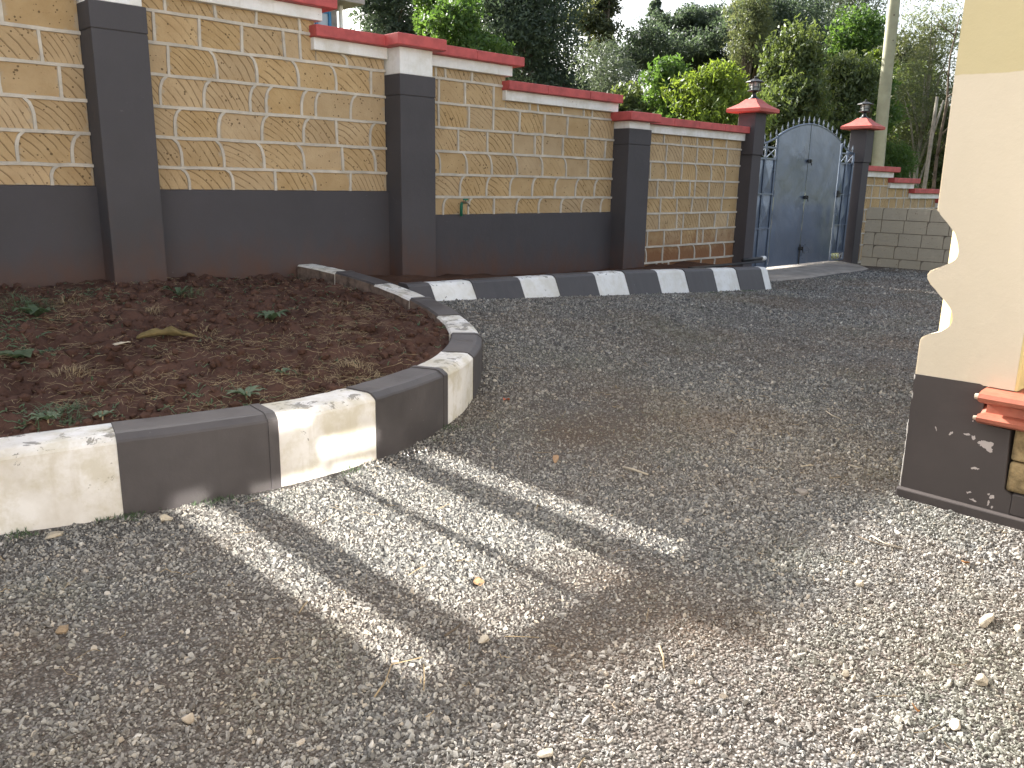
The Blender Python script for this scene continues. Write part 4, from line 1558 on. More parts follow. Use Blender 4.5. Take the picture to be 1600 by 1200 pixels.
# (the trees, from left to right as they stand beyond the wall)
tree('evergreen_tree', 'dense dark grey green tree right of the neighbour house', 'tree', gpos(605, 24), rand_clumps(605, 24, -70, 130, 1.55, 1, 22, 0.8, 0.3), LEAF['dark'], 15000, 0.10, 0.14, aspect=0.4, twigs=120, shell=0.35)
tree('young_tree', 'bright green young tree just above the stepped coping', 'tree', gpos(715, 17), rand_clumps(722, 17, 22, 150, 0.95, 2, 13, 0.7), LEAF['bright'], 8500, 0.10, 0.06, twigs=60)
tree('young_tree', 'tall slim bright green tree against the dark foliage', 'tree', gpos(676, 19), rand_clumps(676, 19, -45, 130, 0.62, 3, 12, 0.8), LEAF['bright'], 6500, 0.10, 0.06, twigs=60)
tree('broad_tree', 'largest dark leafy tree behind the stepped wall', 'tree', gpos(830, 31), rand_clumps(825, 31, -110, 190, 2.95, 4, 30, 0.6), LEAF['dark'], 30000, 0.13, 0.28, twigs=130, shell=0.4)
tree('broad_tree', 'dark tree filling the gap behind the bright green tree', 'tree', gpos(735, 36), rand_clumps(735, 36, -120, 190, 3.0, 5, 22, 0.6), LEAF['dark'], 20000, 0.14, 0.25, twigs=120, shell=0.4)
tree('feathery_tree', 'loose grey green tree low behind the coping, left of the acacia', 'tree', gpos(950, 24), rand_clumps(945, 24, 95, 210, 1.35, 6, 14, 0.7), LEAF['grey'], 9000, 0.12, 0.09, aspect=0.22, twigs=70)
tree('tall_tree', 'tall open crowned tree with a straight bare trunk', 'tree', gpos(953, 40), rand_clumps(928, 40, -140, 70, 1.35, 7, 20, 0.7), LEAF['olive'], 11000, 0.15, 0.17, twigs=110, shell=0.3, limbs=12)
tree('conifer_tree', 'small far pointed conifer in the gap of sky', 'tree', gpos(1018, 62), rand_clumps(1018, 62, -2, 90, 1.15, 8, 16, 0.9, 0.75), LEAF['dark'], 5000, 0.17, 0.14, twigs=60, shell=0.3)
tree('acacia_tree', 'flat topped dark acacia in the middle of the sky gap', 'tree', gpos(1085, 34), flat_clumps(1045, 34, 72, 2.5, 9, 18, 0.22, 0.45) + flat_clumps(1085, 35, 35, 1.9, 10, 12, 0.26, 0.4), LEAF['dark'], 17000, 0.12, 0.20, twigs=80, shell=0.3, limbs=10)
tree('acacia_tree', 'dark spreading acacia right of the flat topped one', 'tree', gpos(1160, 32), flat_clumps(1155, 32, 55, 2.3, 11, 20, 0.34, 0.9), LEAF['dark'], 16000, 0.12, 0.18, twigs=80, shell=0.3, limbs=10)
tree('airy_tree', 'pale airy grey green tree rising above the dark acacias', 'tree', gpos(1165, 29), rand_clumps(1165, 29, -10, 80, 1.0, 12, 12, 0.8), LEAF['pale'], 5500, 0.14, 0.10, aspect=0.25, twigs=80, limbs=10)
tree('leafy_bush', 'green bush left of the yellow green bush', 'bush', gpos(1045, 19), rand_clumps(1045, 19, 105, 215, 0.72, 13, 13, 0.7), LEAF['bright'], 7000, 0.11, 0.04, twigs=60)
tree('leafy_bush', 'sunlit yellow green bush left of the gate', 'bush', gpos(1125, 18), rand_clumps(1120, 18, 108, 225, 1.05, 14, 18, 0.65), LEAF['yellow'], 11000, 0.12, 0.05, aspect=0.3, droop=0.6, twigs=80)
tree('leafy_bush', 'low green bush half hidden behind the coping by the gate', 'bush', gpos(985, 20), rand_clumps(990, 20, 150, 225, 0.9, 15, 10, 0.7), LEAF['mid'], 6000, 0.10, 0.04, twigs=50)
tree('evergreen_shrub', 'big dark evergreen shrub behind the gate', 'bush', gpos(1235, 21), rand_clumps(1230, 21, 72, 250, 1.2, 16, 20, 0.75), LEAF['mid'], 15000, 0.12, 0.07, aspect=0.36, up=0.8, twigs=110, shell=0.4)
tree('evergreen_shrub', 'dark evergreen shrub behind the right half of the gate', 'bush', gpos(1315, 23), rand_clumps(1312, 23, 100, 260, 1.2, 17, 18, 0.75), LEAF['mid'], 13000, 0.12, 0.07, aspect=0.36, up=0.8, twigs=110, shell=0.4)
tree('broad_tree', 'dark rounded tree behind the gate shrubs', 'tree', gpos(1245, 34), rand_clumps(1240, 34, 8, 200, 2.2, 18, 18, 0.6), LEAF['dark'], 13000, 0.13, 0.2, twigs=90, shell=0.4)
tree('airy_tree', 'tall pale crowned tree at the top left of the pole', 'tree', gpos(1290, 46), rand_clumps(1290, 46, -90, 75, 3.6, 19, 32, 0.7), LEAF['grey'], 17000, 0.15, 0.2, aspect=0.35, twigs=110, shell=0.3, limbs=12)
tree('young_tree', 'yellow tipped green tree left of the wooden pole', 'tree', gpos(1335, 25), rand_clumps(1335, 25, 28, 220, 1.15, 20, 18, 0.7), LEAF['bright'], 10500, 0.13, 0.08, twigs=80)
tree('leafy_bush', 'olive bush with yellow leaves touching the pole', 'bush', gpos(1365, 24), rand_clumps(1362, 24, 80, 130, 0.55, 21, 7, 0.8), LEAF['yellow'], 2500, 0.12, 0.03, twigs=40)
tree('feathery_tree', 'pale feathery tree right of the wooden pole', 'tree', gpos(1450, 30), rand_clumps(1452, 30, 12, 230, 1.7, 22, 22, 0.7), LEAF['pale'], 11000, 0.14, 0.10, aspect=0.22, twigs=90, limbs=12, bark=M_BARKPALE)
tree('broad_tree', 'dark tree low behind the pole and the house corner', 'tree', gpos(1430, 34), rand_clumps(1430, 34, 105, 290, 2.2, 23, 20, 0.6), LEAF['mid'], 14000, 0.13, 0.14, twigs=100, shell=0.4)
tree('broad_tree', 'dark green tree right of the pole under the pale one', 'tree', gpos(1400, 40), rand_clumps(1405, 40, 60, 260, 1.9, 24, 18, 0.6), LEAF['olive'], 10000, 0.14, 0.14, twigs=90, shell=0.4)
tree('feathery_bush', 'soft feathery green bush above the low stepped wall', 'bush', gpos(1415, 24), rand_clumps(1412, 24, 225, 300, 0.9, 25, 12, 0.7), LEAF['bright'], 7000, 0.15, 0.04, aspect=0.14, up=0.5, twigs=60)
tree('broad_tree', 'tree partly hidden by the house corner', 'tree', gpos(1545, 30), rand_clumps(1540, 30, 120, 300, 1.6, 26, 14, 0.6), LEAF['mid'], 8000, 0.14, 0.12, twigs=80)
tree('broad_tree', 'far dark tree closing the view behind the yellow green bush', 'tree', gpos(1100, 50), rand_clumps(1110, 50, 170, 290, 4.2, 27, 24, 0.6), LEAF['olive'], 14000, 0.20, 0.2, twigs=80, shell=0.4)
tree('broad_tree', 'far dark tree closing the view behind the gate', 'tree', gpos(1330, 52), rand_clumps(1330, 52, 60, 280, 4.4, 28, 26, 0.6), LEAF['dark'], 16000, 0.20, 0.2, twigs=90, shell=0.4)
tree('broad_tree', 'far tree filling the left end of the tree line', 'tree', gpos(790, 52), rand_clumps(790, 52, -60, 230, 5.0, 29, 26, 0.6), LEAF['olive'], 16000, 0.20, 0.25, twigs=90, shell=0.4)


def build_dead_tree():
    b = gpos(1481, 19)
    t = thing('dead_tree', 'thin bare dead tree beside the house corner', 'tree', b)
    bm = bmesh.new()
    x, y, z0 = b
    H = zpx(15, 19) - z0
    rs = random.Random(5)
    pts = [(x + 0.10 * (k / 12) + 0.035 * math.sin(k * 1.7), y + 0.03 * math.cos(k * 1.3), z0 + H * k / 12) for k in range(13)]
    add_tube(bm, pts, [0.055 * (1 - 0.8 * k / 12) for k in range(13)], 7)
    for k in range(5, 12):
        a = rs.uniform(0, 6.28); L = rs.uniform(0.25, 0.7)
        p = Vector(pts[k])
        d = Vector((math.cos(a), math.sin(a), rs.uniform(0.3, 1.0))).normalized()
        add_tube(bm, [p, p + d * L * 0.5, p + d * L + Vector((0, 0, 0.1))], [0.018, 0.012, 0.004], 5)
    bm_obj('trunk', bm, M_BARK, t, True)
    for px, label, H2 in ((1466, 'pale bare stump left of the thin dead tree', 2.9),):
        b2 = gpos(px, 19.5)
        s = thing('bare_stump', label, 'stump', b2)
        bm = bmesh.new()
        hh = zpx(138, 19.5) - b2[2]
        add_tube(bm, [(b2[0] + 0.02 * k, b2[1], b2[2] + hh * k / 5) for k in range(6)], [0.06, 0.055, 0.05, 0.05, 0.045, 0.035], 8)
        add_tube(bm, [(b2[0] + 0.07, b2[1], b2[2] + hh * 0.72), (b2[0] + 0.25, b2[1] - 0.1, b2[2] + hh * 0.98)], [0.035, 0.02], 6)
        bm_obj('trunk', bm, M_BARKPALE, s, True)


build_dead_tree()

# ================================================================== gravel: loose stones over the yard (stuff)
def build_gravel():
    # carrier mesh over the yard with a density per vertex; the nodes scatter the stones on it
    xs = np.concatenate([np.arange(-0.6, 5, 0.1), np.arange(5, 15.1, 0.2)])
    ys = np.concatenate([np.arange(-0.3, 5, 0.1), np.arange(5, 7.0, 0.12)])
    vs_ = [(x, y, ground_z(x, y) + 0.001) for y in ys for x in xs]
    nx = len(xs)
    fs = []
    for j in range(len(ys) - 1):
        for i in range(nx - 1):
            x, y = xs[i] + 0.05, ys[j] + 0.05
            if x < 4.3 and in_bed(x, y, 0.0): continue
            if y > 5.72 and x < 10.3: continue
            if x > 3.74 and y < 1.3: continue
            if x > 11.3 and y > 6.05: continue
            fs.append((j * nx + i, j * nx + i + 1, (j + 1) * nx + i + 1, (j + 1) * nx + i))
    o = mesh_obj('gravel', vs_, fs, M_STONE)
    dens = o.data.attributes.new('dens', 'FLOAT', 'POINT')
    size = o.data.attributes.new('size', 'FLOAT', 'POINT')
    dv, sv = [], []
    for (x, y, z) in vs_:
        d = math.hypot(x, y)
        # in view (with a margin) or not
        ang = math.degrees(math.atan2(y, x))
        seen = 2 < ang < 92
        k = 11500 if d < 3.2 else 11500 * (3.2 / d) ** 1.55
        if not seen: k *= 0.25
        patch = mnoise.noise((x * 0.8, y * 0.8, 12.0))
        k *= 1.0 - 0.8 * smooth01(max(0, patch + 0.25 * mnoise.noise((x * 3.5, y * 3.5, 2.0))) * 1.9)
        dv.append(k)
        sv.append(0.0064 * (1.0 if d < 3.2 else (d / 3.2) ** 0.45) * (1.0 + 0.25 * mnoise.noise((x * 1.3, y * 1.3, 4.0))))
    dens.data.foreach_set('value', dv)
    size.data.foreach_set('value', sv)
    g = bpy.data.node_groups.new('gravel scatter', 'GeometryNodeTree')
    g.interface.new_socket('Geometry', in_out='INPUT', socket_type='NodeSocketGeometry')
    g.interface.new_socket('Geometry', in_out='OUTPUT', socket_type='NodeSocketGeometry')
    N = g.nodes.new; L = g.links.new
    gi, go = N('NodeGroupInput'), N('NodeGroupOutput')
    dist = N('GeometryNodeDistributePointsOnFaces')
    na = N('GeometryNodeInputNamedAttribute'); na.data_type = 'FLOAT'; na.inputs[0].default_value = 'dens'
    ns = N('GeometryNodeInputNamedAttribute'); ns.data_type = 'FLOAT'; ns.inputs[0].default_value = 'size'
    L(gi.outputs[0], dist.inputs['Mesh'])
    L(na.outputs[0], dist.inputs['Density'])
    g2i = N('GeometryNodeGeometryToInstance')
    for k in range(5):
        ico = N('GeometryNodeMeshIcoSphere'); ico.inputs['Subdivisions'].default_value = 1
        sp = N('GeometryNodeSetPosition')
        nz = N('ShaderNodeTexNoise'); nz.noise_dimensions = '4D'
        nz.inputs['Scale'].default_value = 1.3; nz.inputs['W'].default_value = 3.3 * k + 1; nz.inputs['Detail'].default_value = 1.0
        ip = N('GeometryNodeInputPosition')
        sub = N('ShaderNodeVectorMath'); sub.operation = 'SUBTRACT'; sub.inputs[1].default_value = (0.5, 0.5, 0.5)
        scl = N('ShaderNodeVectorMath'); scl.operation = 'SCALE'; scl.inputs['Scale'].default_value = 2.4
        L(ip.outputs[0], nz.inputs['Vector'])
        L(nz.outputs['Color'], sub.inputs[0]); L(sub.outputs[0], scl.inputs[0])
        L(ico.outputs[0], sp.inputs['Geometry']); L(scl.outputs[0], sp.inputs['Offset'])
        sm = N('GeometryNodeSetMaterial'); sm.inputs['Material'].default_value = M_STONE
        L(sp.outputs[0], sm.inputs[0])
        sh = N('GeometryNodeSetShadeSmooth'); sh.inputs['Shade Smooth'].default_value = False
        L(sm.outputs[0], sh.inputs[0])
        L(sh.outputs[0], g2i.inputs[0])
    inst = N('GeometryNodeInstanceOnPoints')
    L(dist.outputs['Points'], inst.inputs['Points'])
    L(g2i.outputs[0], inst.inputs['Instance'])
    inst.inputs['Pick Instance'].default_value = True
    rr = N('FunctionNodeRandomValue'); rr.data_type = 'FLOAT_VECTOR'; rr.inputs[0].default_value = (0, 0, 0); rr.inputs[1].default_value = (6.283, 6.283, 6.283)
    L(rr.outputs[0], inst.inputs['Rotation'])
    rs = N('FunctionNodeRandomValue'); rs.data_type = 'FLOAT_VECTOR'; rs.inputs[0].default_value = (0.6, 0.45, 0.25); rs.inputs[1].default_value = (1.5, 1.05, 0.7); rs.inputs['Seed'].default_value = 5
    rb = N('FunctionNodeRandomValue'); rb.data_type = 'FLOAT'; rb.inputs[2].default_value = 0.0; rb.inputs[3].default_value = 1.0; rb.inputs['Seed'].default_value = 8
    pw = N('ShaderNodeMath'); pw.operation = 'POWER'; pw.inputs[1].default_value = 9.0
    ma = N('ShaderNodeMath'); ma.operation = 'MULTIPLY_ADD'; ma.inputs[1].default_value = 1.25; ma.inputs[2].default_value = 0.85
    L(rb.outputs[1], pw.inputs[0]); L(pw.outputs[0], ma.inputs[0])
    mm = N('ShaderNodeMath'); mm.operation = 'MULTIPLY'
    L(ma.outputs[0], mm.inputs[0]); L(ns.outputs[0], mm.inputs[1])
    sc_ = N('ShaderNodeVectorMath'); sc_.operation = 'SCALE'
    L(rs.outputs[0], sc_.inputs[0]); L(mm.outputs[0], sc_.inputs['Scale'])
    # size is read on the points
    L(sc_.outputs[0], inst.inputs['Scale'])
    L(inst.outputs[0], go.inputs[0])
    md = o.modifiers.new('scatter', 'NODES')
    md.node_group = g
    tag(o, 'grey crushed stone gravel covering the yard', 'gravel', kind='stuff')


build_gravel()

# ================================================================== soil clods, straw and weeds in the planter
def ico_data():
    bm = bmesh.new(); bmesh.ops.create_icosphere(bm, subdivisions=1, radius=1.0)
    v = np.array([q.co[:] for q in bm.verts]); f = np.array([[q.index for q in t.verts] for t in bm.faces]); bm.free()
    return v, f


def scatter_clods():
    v0, f0 = ico_data()
    V, Fc = [], []
    rs = np.random.RandomState(3)
    n = 0
    tries = 0
    while n < 6500 and tries < 30000:
        tries += 1
        x = rs.uniform(-0.9, 4.0); y = rs.uniform(3.45, 7.0)
        if not in_bed(x, y, 0.24): continue
        r = 0.005 + 0.030 * rs.uniform() ** 6
        z = bed_z(x, y) + r * 0.35
        vv = v0 * (1 + 0.17 * rs.normal(size=(len(v0), 1))) * r * np.array([rs.uniform(0.8, 1.3), rs.uniform(0.8, 1.3), rs.uniform(0.75, 1.0)])
        V.append(vv + (x, y, z)); Fc.append(f0 + n * len(v0))
        n += 1
    V = np.concatenate(V); Fc = np.concatenate(Fc)
    me = bpy.data.meshes.new('soil_clods'); me.from_pydata(V.tolist(), [], Fc.tolist()); me.materials.append(M_SOIL)
    o = bpy.data.objects.new('soil_clods', me); link(o)
    tag(o, 'loose clods of red soil in the planter', 'soil', kind='stuff')


scatter_clods()


def scatter_straw(name, label, n, region, zfun, mat, seed, lmin=0.03, lmax=0.17, wid=0.0008, centers=None, sigma=0.24, lift=0.016):
    rs = np.random.RandomState(seed)
    V, Fc = [], []
    k = 0
    t = 0
    while k < n and t < n * 12:
        t += 1
        if centers is not None and rs.uniform() < 0.5:
            c = centers[rs.randint(len(centers))]
            x, y = c[0] + rs.normal() * sigma, c[1] + rs.normal() * sigma
        else:
            x = rs.uniform(*region[0]); y = rs.uniform(*region[1])
        if not region[2](x, y): continue
        a = rs.uniform(0, 6.283); L = lmin + (lmax - lmin) * rs.uniform() ** 2
        bend = rs.normal() * 0.4
        w = wid * rs.uniform(0.6, 1.5)
        b = len(V)
        px, py = x, y
        z = zfun(x, y) + lift * rs.uniform(0.2, 1.4)
        m = 4
        for j in range(m + 1):
            aa = a + bend * j / m
            zz = max(zfun(px, py) + 0.002, z + rs.normal() * 0.006)
            V += [(px - w * math.sin(aa), py + w * math.cos(aa), zz), (px + w * math.sin(aa), py - w * math.cos(aa), zz), (px, py, zz + w * 1.3)]
            if j < m:
                q = b + 3 * j
                for s in range(3): Fc.append((q + s, q + (s + 1) % 3, q + 3 + (s + 1) % 3, q + 3 + s))
            px += math.cos(aa) * L / m; py += math.sin(aa) * L / m
        k += 1
    me = bpy.data.meshes.new(name); me.from_pydata(V, [], Fc); me.materials.append(mat)
    o = bpy.data.objects.new(name, me); link(o)
    tag(o, label, 'straw', kind='stuff')


bed_reg = ((-0.9, 4.0), (3.45, 7.0), lambda x, y: in_bed(x, y, 0.22))
scatter_straw('dry_straw', 'dry grass stalks strewn over the planter soil', 3000, bed_reg, bed_z, M_STRAW, 4,
              centers=[(1.9, 3.75), (2.4, 3.9), (1.3, 4.2), (2.7, 4.5), (1.0, 5.2), (2.0, 4.7), (1.5, 5.9), (3.3, 5.2), (2.2, 3.6)])
scatter_straw('green_weed_bits', 'small green weed scraps lying on the planter soil', 900, bed_reg, bed_z, M_WEED, 6, 0.02, 0.08, 0.0028,
              centers=[(1.0, 5.5), (1.15, 5.2), (1.2, 5.8), (0.85, 3.75), (0.95, 3.9), (1.6, 3.7), (1.9, 6.3)], sigma=0.14)


def weed(label, x, y, r, nl, seed, h=0.5, mat=M_WEED, width=0.2):
    rs = random.Random(seed)
    z = bed_z(x, y)
    t = thing('weed_plant', label, 'weed', (x, y, z), None)
    bm = bmesh.new()
    for k in range(nl):
        a = k * 2.4 + rs.uniform(-0.3, 0.3)
        L = r * rs.uniform(0.6, 1.1)
        d = Vector((math.cos(a), math.sin(a), 0)); s = Vector((-d.y, d.x, 0))
        rows = []
        m = 5
        for j in range(m + 1):
            f = j / m
            w = L * width * math.sin(math.pi * min(0.97, f * 0.9 + 0.08))
            zz = z + 0.008 + L * h * math.sin(f * 2.2) * (0.7 + 0.5 * rs.random()) * 0.8
            c = Vector((x, y, 0)) + d * L * f
            rows.append([bm.verts.new((c.x + s.x * w, c.y + s.y * w, zz + w * 0.35)), bm.verts.new((c.x, c.y, zz)), bm.verts.new((c.x - s.x * w, c.y - s.y * w, zz + w * 0.35))])
        for r0, r1 in zip(rows, rows[1:]):
            bm.faces.new((r0[0], r0[1], r1[1], r1[0])); bm.faces.new((r0[1], r0[2], r1[2], r1[1]))
    bm_obj('leaves', bm, mat, t, True, origin=(x, y, z))
    bm = bmesh.new()
    add_tube(bm, [(x, y, z - 0.02), (x + 0.003, y, z + 0.03)], [0.004, 0.003], 5)
    bm_obj('stem', bm, M_STRAW, t)
    return t


def bed_at(px, py):
    """where the view ray through an image point meets the soil of the planter"""
    d = (ROT @ Vector(((px - 800.0), (py - 600.0), 1290.0))).normalized()
    o_ = Vector((0, 0, CAM_H))
    t = 1.0
    while t < 12:
        p = o_ + d * t
        if p.z < bed_z(p.x, p.y): return p.x, p.y
        t += 0.01
    return p.x, p.y


def yard_at(px, py):
    d = (ROT @ Vector(((px - 800.0), (py - 600.0), 1290.0))).normalized()
    t = -CAM_H / d.z
    return d.x * t, d.y * t


weed('largest green weed in the middle of the planter', *bed_at(425, 503), 0.13, 13, 1, 0.5)
weed('green weed lying near the front kerb of the planter', *bed_at(385, 622), 0.10, 11, 2, 0.35, width=0.15)
weed('broad green leaf weed at the left edge of the picture', *bed_at(25, 563), 0.17, 6, 3, 0.25, width=0.3)
weed('pale green weed clump at the far left of the planter', *bed_at(58, 498), 0.15, 14, 4, 0.5)
weed('small weed tuft near the dark pillar foot', *bed_at(280, 465), 0.13, 12, 5, 0.6, width=0.09)
weed('small weed near the curved end of the planter', *bed_at(440, 587), 0.055, 9, 6, 0.4)
weed('green weed in the near left corner beside the white kerb', *bed_at(75, 662), 0.08, 14, 7, 0.45, width=0.14)
weed('tiny weed beside the white kerb in the near left corner', *bed_at(160, 655), 0.055, 9, 8, 0.4)


def tuft(label, px, py, r, nb_, seed, mat, h=0.10):
    rs = random.Random(seed)
    x, y = bed_at(px, py)
    z = bed_z(x, y)
    bm = bmesh.new()
    for k in range(nb_):
        a = rs.uniform(0, 6.283); q = r * rs.random() ** 0.7 * 0.5
        bx_, by_ = x + q * math.cos(a), y + q * math.sin(a)
        a2 = a + rs.gauss(0, 0.8); L = h * (0.6 if mat is M_STRAW else 0.9) * rs.uniform(0.5, 1.5); lean = rs.uniform(0.8, 1.9)
        w = 0.0016 * rs.uniform(0.7, 1.6)
        prev_ = None
        for j in range(5):
            f = j / 4
            cx_, cy2 = bx_ + math.cos(a2) * L * lean * f * f, by_ + math.sin(a2) * L * lean * f * f
            cz = max(bed_z(bx_, by_), z - 0.02) + L * (f - 0.45 * lean * f * f) + 0.002
            ww = w * (1 - 0.85 * f)
            cur = (bm.verts.new((cx_ - ww * math.sin(a2), cy2 + ww * math.cos(a2), cz)), bm.verts.new((cx_ + ww * math.sin(a2), cy2 - ww * math.cos(a2), cz)))
            if prev_: bm.faces.new((prev_[0], prev_[1], cur[1], cur[0]))
            prev_ = cur
    o = bm_obj('grass_tuft', bm, mat, None, True, origin=(x, y, z))
    tag(o, label, 'grass tuft')


tuft('matted grey green grass at the left edge of the planter', 45, 478, 0.30, 220, 1, M_WEED, 0.10)
tuft('dry grass tuft just right of the matted grass at the left edge', 110, 470, 0.18, 110, 2, M_STRAW, 0.09)
tuft('green grass tuft beside the white kerb at the near left', 90, 655, 0.20, 150, 3, M_WEED, 0.07)
tuft('dry grass tangle near the inner bend of the kerb', 560, 590, 0.26, 170, 4, M_STRAW, 0.08)
tuft('thin dry grass tuft in front of the left dark pillar', 240, 490, 0.10, 40, 5, M_STRAW, 0.13)
tuft('dry grass tuft below the yellow husk', 115, 585, 0.22, 110, 6, M_STRAW, 0.08)
tuft('sparse green grass in front of the middle of the wall panel', 300, 462, 0.16, 70, 7, M_WEED, 0.09)
tuft('dry grass tuft right of the yellow husk', 320, 520, 0.16, 80, 8, M_STRAW, 0.07)
tuft('dry grass tuft near the back bend of the kerb', 530, 480, 0.20, 90, 9, M_STRAW, 0.07)


def build_husk():
    x, y = bed_at(262, 532)
    z = bed_z(x, y) + 0.012
    t = thing('plant_husk', 'curled yellow brown plant husk lying on the planter soil', 'husk', (x, y, z))
    bm = bmesh.new()
    ax = Vector((0.93, -0.36, 0.0)); sd = Vector((0.36, 0.93, 0))
    rows = []
    for j in range(13):
        f = j / 12
        c = Vector((x, y, z)) + ax * (f - 0.5) * 0.34 + sd * 0.03 * math.sin(f * 5) + Vector((0, 0, 0.012 * math.sin(f * math.pi)))
        w = 0.045 * math.sin(math.pi * (0.08 + 0.9 * f)) ** 0.7
        rows.append([bm.verts.new(c + sd * w * (math.sin(q) + 0.25 * mnoise.noise((j * 0.6, q, 2))) + Vector((0, 0, w * 0.9 * (1 - math.cos(q)) * (0.75 + 0.4 * mnoise.noise((j * 0.5, q * 2, 7)))))) for q in (-2.0, -1.3, -0.6, 0, 0.6, 1.3, 2.0)])
    for r0, r1 in zip(rows, rows[1:]):
        for k in range(6): bm.faces.new((r0[k], r0[k + 1], r1[k + 1], r1[k]))
    o = bm_obj('sheath', bm, M_HUSK, t, True)
    so = o.modifiers.new('thick', 'SOLIDIFY'); so.thickness = 0.004
    x, y = bed_at(186, 541)
    z = bed_z(x, y) + 0.006
    t = thing('bark_scrap', 'torn pale bark scrap left of the yellow husk', 'bark scrap', (x, y, z))
    bm = bmesh.new()
    pr = [(-0.07, 0.012), (-0.02, 0.022), (0.03, 0.020), (0.065, 0.004), (0.02, -0.014), (0.04, -0.022), (-0.01, -0.020), (-0.05, -0.006)]
    a = [bm.verts.new((x + u * 0.9 + v * 0.3, y - u * 0.35 + v, z + 0.008 + 0.01 * math.sin(u * 40))) for u, v in pr]
    b = [bm.verts.new((q.co.x, q.co.y, q.co.z - 0.004)) for q in a]
    n = len(pr)
    bm.faces.new(a); bm.faces.new(b[::-1])
    for k in range(n): bm.faces.new((a[k], b[k], b[(k + 1) % n], a[(k + 1) % n]))
    bm_obj('scrap', bm, M_PAPER, t)


build_husk()

# ================================================================== bits lying on the gravel
def rock(label, px, py, sx_, sy_, sz_, seed, mat=None, group=None):
    x, y = yard_at(px, py)
    z = ground_z(x, y)
    bm = bmesh.new(); bmesh.ops.create_icosphere(bm, subdivisions=3, radius=1.0)
    rq = random.Random(seed)
    cutp = [(Vector((rq.gauss(0, 1), rq.gauss(0, 1), rq.gauss(0, 0.8))).normalized(), rq.uniform(0.5, 0.8)) for _ in range(9)]
    for v in bm.verts:
        for nv, dv_ in cutp:
            e_ = v.co.dot(nv) - dv_
            if e_ > 0: v.co -= nv * e_
        d = 1 + 0.14 * mnoise.noise(v.co * 1.3 + Vector((seed * 3.3, 0, 0)))
        c = v.co * d
        v.co = Vector((x + c.x * sx_, y + c.y * sy_, z + 0.004 + sz_ * 0.42 + c.z * sz_))
    o = bm_obj('rock', bm, mat or M_ROCKPALE, None, False, origin=(x, y, z))
    tag(o, label, 'rock', group)


rock('largest pale flat rock in the sunlit gravel, lower right', 1540, 974, 0.055, 0.024, 0.016, 1)
rock('lumpy pale rock below the flat pale one, lower right', 1530, 1072, 0.026, 0.020, 0.018, 2)
rock('pale rock at the shadow edge in front of the house plinth', 1343, 916, 0.012, 0.020, 0.016, 3)
rock('pale pebble near the bottom right corner', 1492, 1140, 0.022, 0.018, 0.013, 4)
rock('grey rock lying in the shade left of the house plinth', 1252, 771, 0.045, 0.028, 0.016, 5, mat_simple('grey loose rock', (0.22, 0.20, 0.18), 0.9, 0.2, 0.3, 20, 0.5, 60))
rock('pale rock at the lower edge of the light streaks', 757, 1003, 0.026, 0.018, 0.013, 6)
rock('pale rock at the right of the shade boundary', 1320, 1055, 0.014, 0.012, 0.010, 7)
rock('white pebble near the lower middle edge', 853, 1182, 0.024, 0.018, 0.012, 8)
rock('small pale pebble right of the pale flat rock', 1590, 985, 0.02, 0.014, 0.009, 9)
rock('grey pebble in the shade at the lower left', 295, 1127, 0.020, 0.017, 0.014, 10, mat_simple('tan loose rock', (0.32, 0.27, 0.21), 0.9, 0.2, 0.3, 20, 0.5, 60))
rock('tan stone near the left edge of the picture', 98, 990, 0.026, 0.020, 0.015, 11, mat_simple('brown loose rock', (0.24, 0.18, 0.12), 0.9, 0.2, 0.3, 20, 0.5, 60))
rock('grey stone at the foot of the dark kerb', 258, 815, 0.035, 0.02, 0.018, 12)
rock('flat grey stone below the white kerb at the left', 85, 840, 0.045, 0.022, 0.012, 13)


def fallen_leaf(label, px, py, L, ang, mat, seed):
    x, y = yard_at(px, py)
    z = ground_z(x, y) + 0.014
    bm = bmesh.new()
    d = Vector((math.cos(ang), math.sin(ang), 0)); s = Vector((-d.y, d.x, 0))
    rows = []
    for j in range(7):
        f = j / 6
        w = L * 0.26 * math.sin(math.pi * (0.05 + 0.9 * f))
        c = Vector((x, y, z + 0.012 * math.sin(f * 3 + seed))) + d * L * (f - 0.5)
        rows.append([bm.verts.new(c + s * w + Vector((0, 0, w * 0.4))), bm.verts.new(c), bm.verts.new(c - s * w + Vector((0, 0, w * 0.5)))])
    for r0, r1 in zip(rows, rows[1:]):
        for k in range(2): bm.faces.new((r0[k], r0[k + 1], r1[k + 1], r1[k]))
    o = bm_obj('fallen_leaf', bm, mat, None, True, origin=(x, y, z))
    tag(o, label, 'leaf')
    so = o.modifiers.new('thick', 'SOLIDIFY'); so.thickness = 0.0012


fallen_leaf('red brown leaf right of the curved white kerb', 791, 633, 0.075, 0.4, M_LEAFRED, 1)
fallen_leaf('orange dry leaf in the sunlit gravel below the plinth', 1508, 882, 0.055, 0.2, M_LEAFDRY, 2)
fallen_leaf('tan crumpled leaf inside the light streaks', 748, 912, 0.075, 1.0, mat_simple('tan crumpled leaf', (0.42, 0.27, 0.15), 0.85, 0.2, 0.3, 30, 0.2, 60), 3)
fallen_leaf('small orange leaf in the lower right gravel', 1430, 1113, 0.022, 2.0, M_LEAFDRY, 4)
fallen_leaf('pale brown leaf in the middle of the gravel', 868, 722, 0.06, 0.7, mat_simple('pale brown leaf', (0.34, 0.22, 0.13), 0.85, 0.2, 0.3, 30, 0.2, 60), 5)


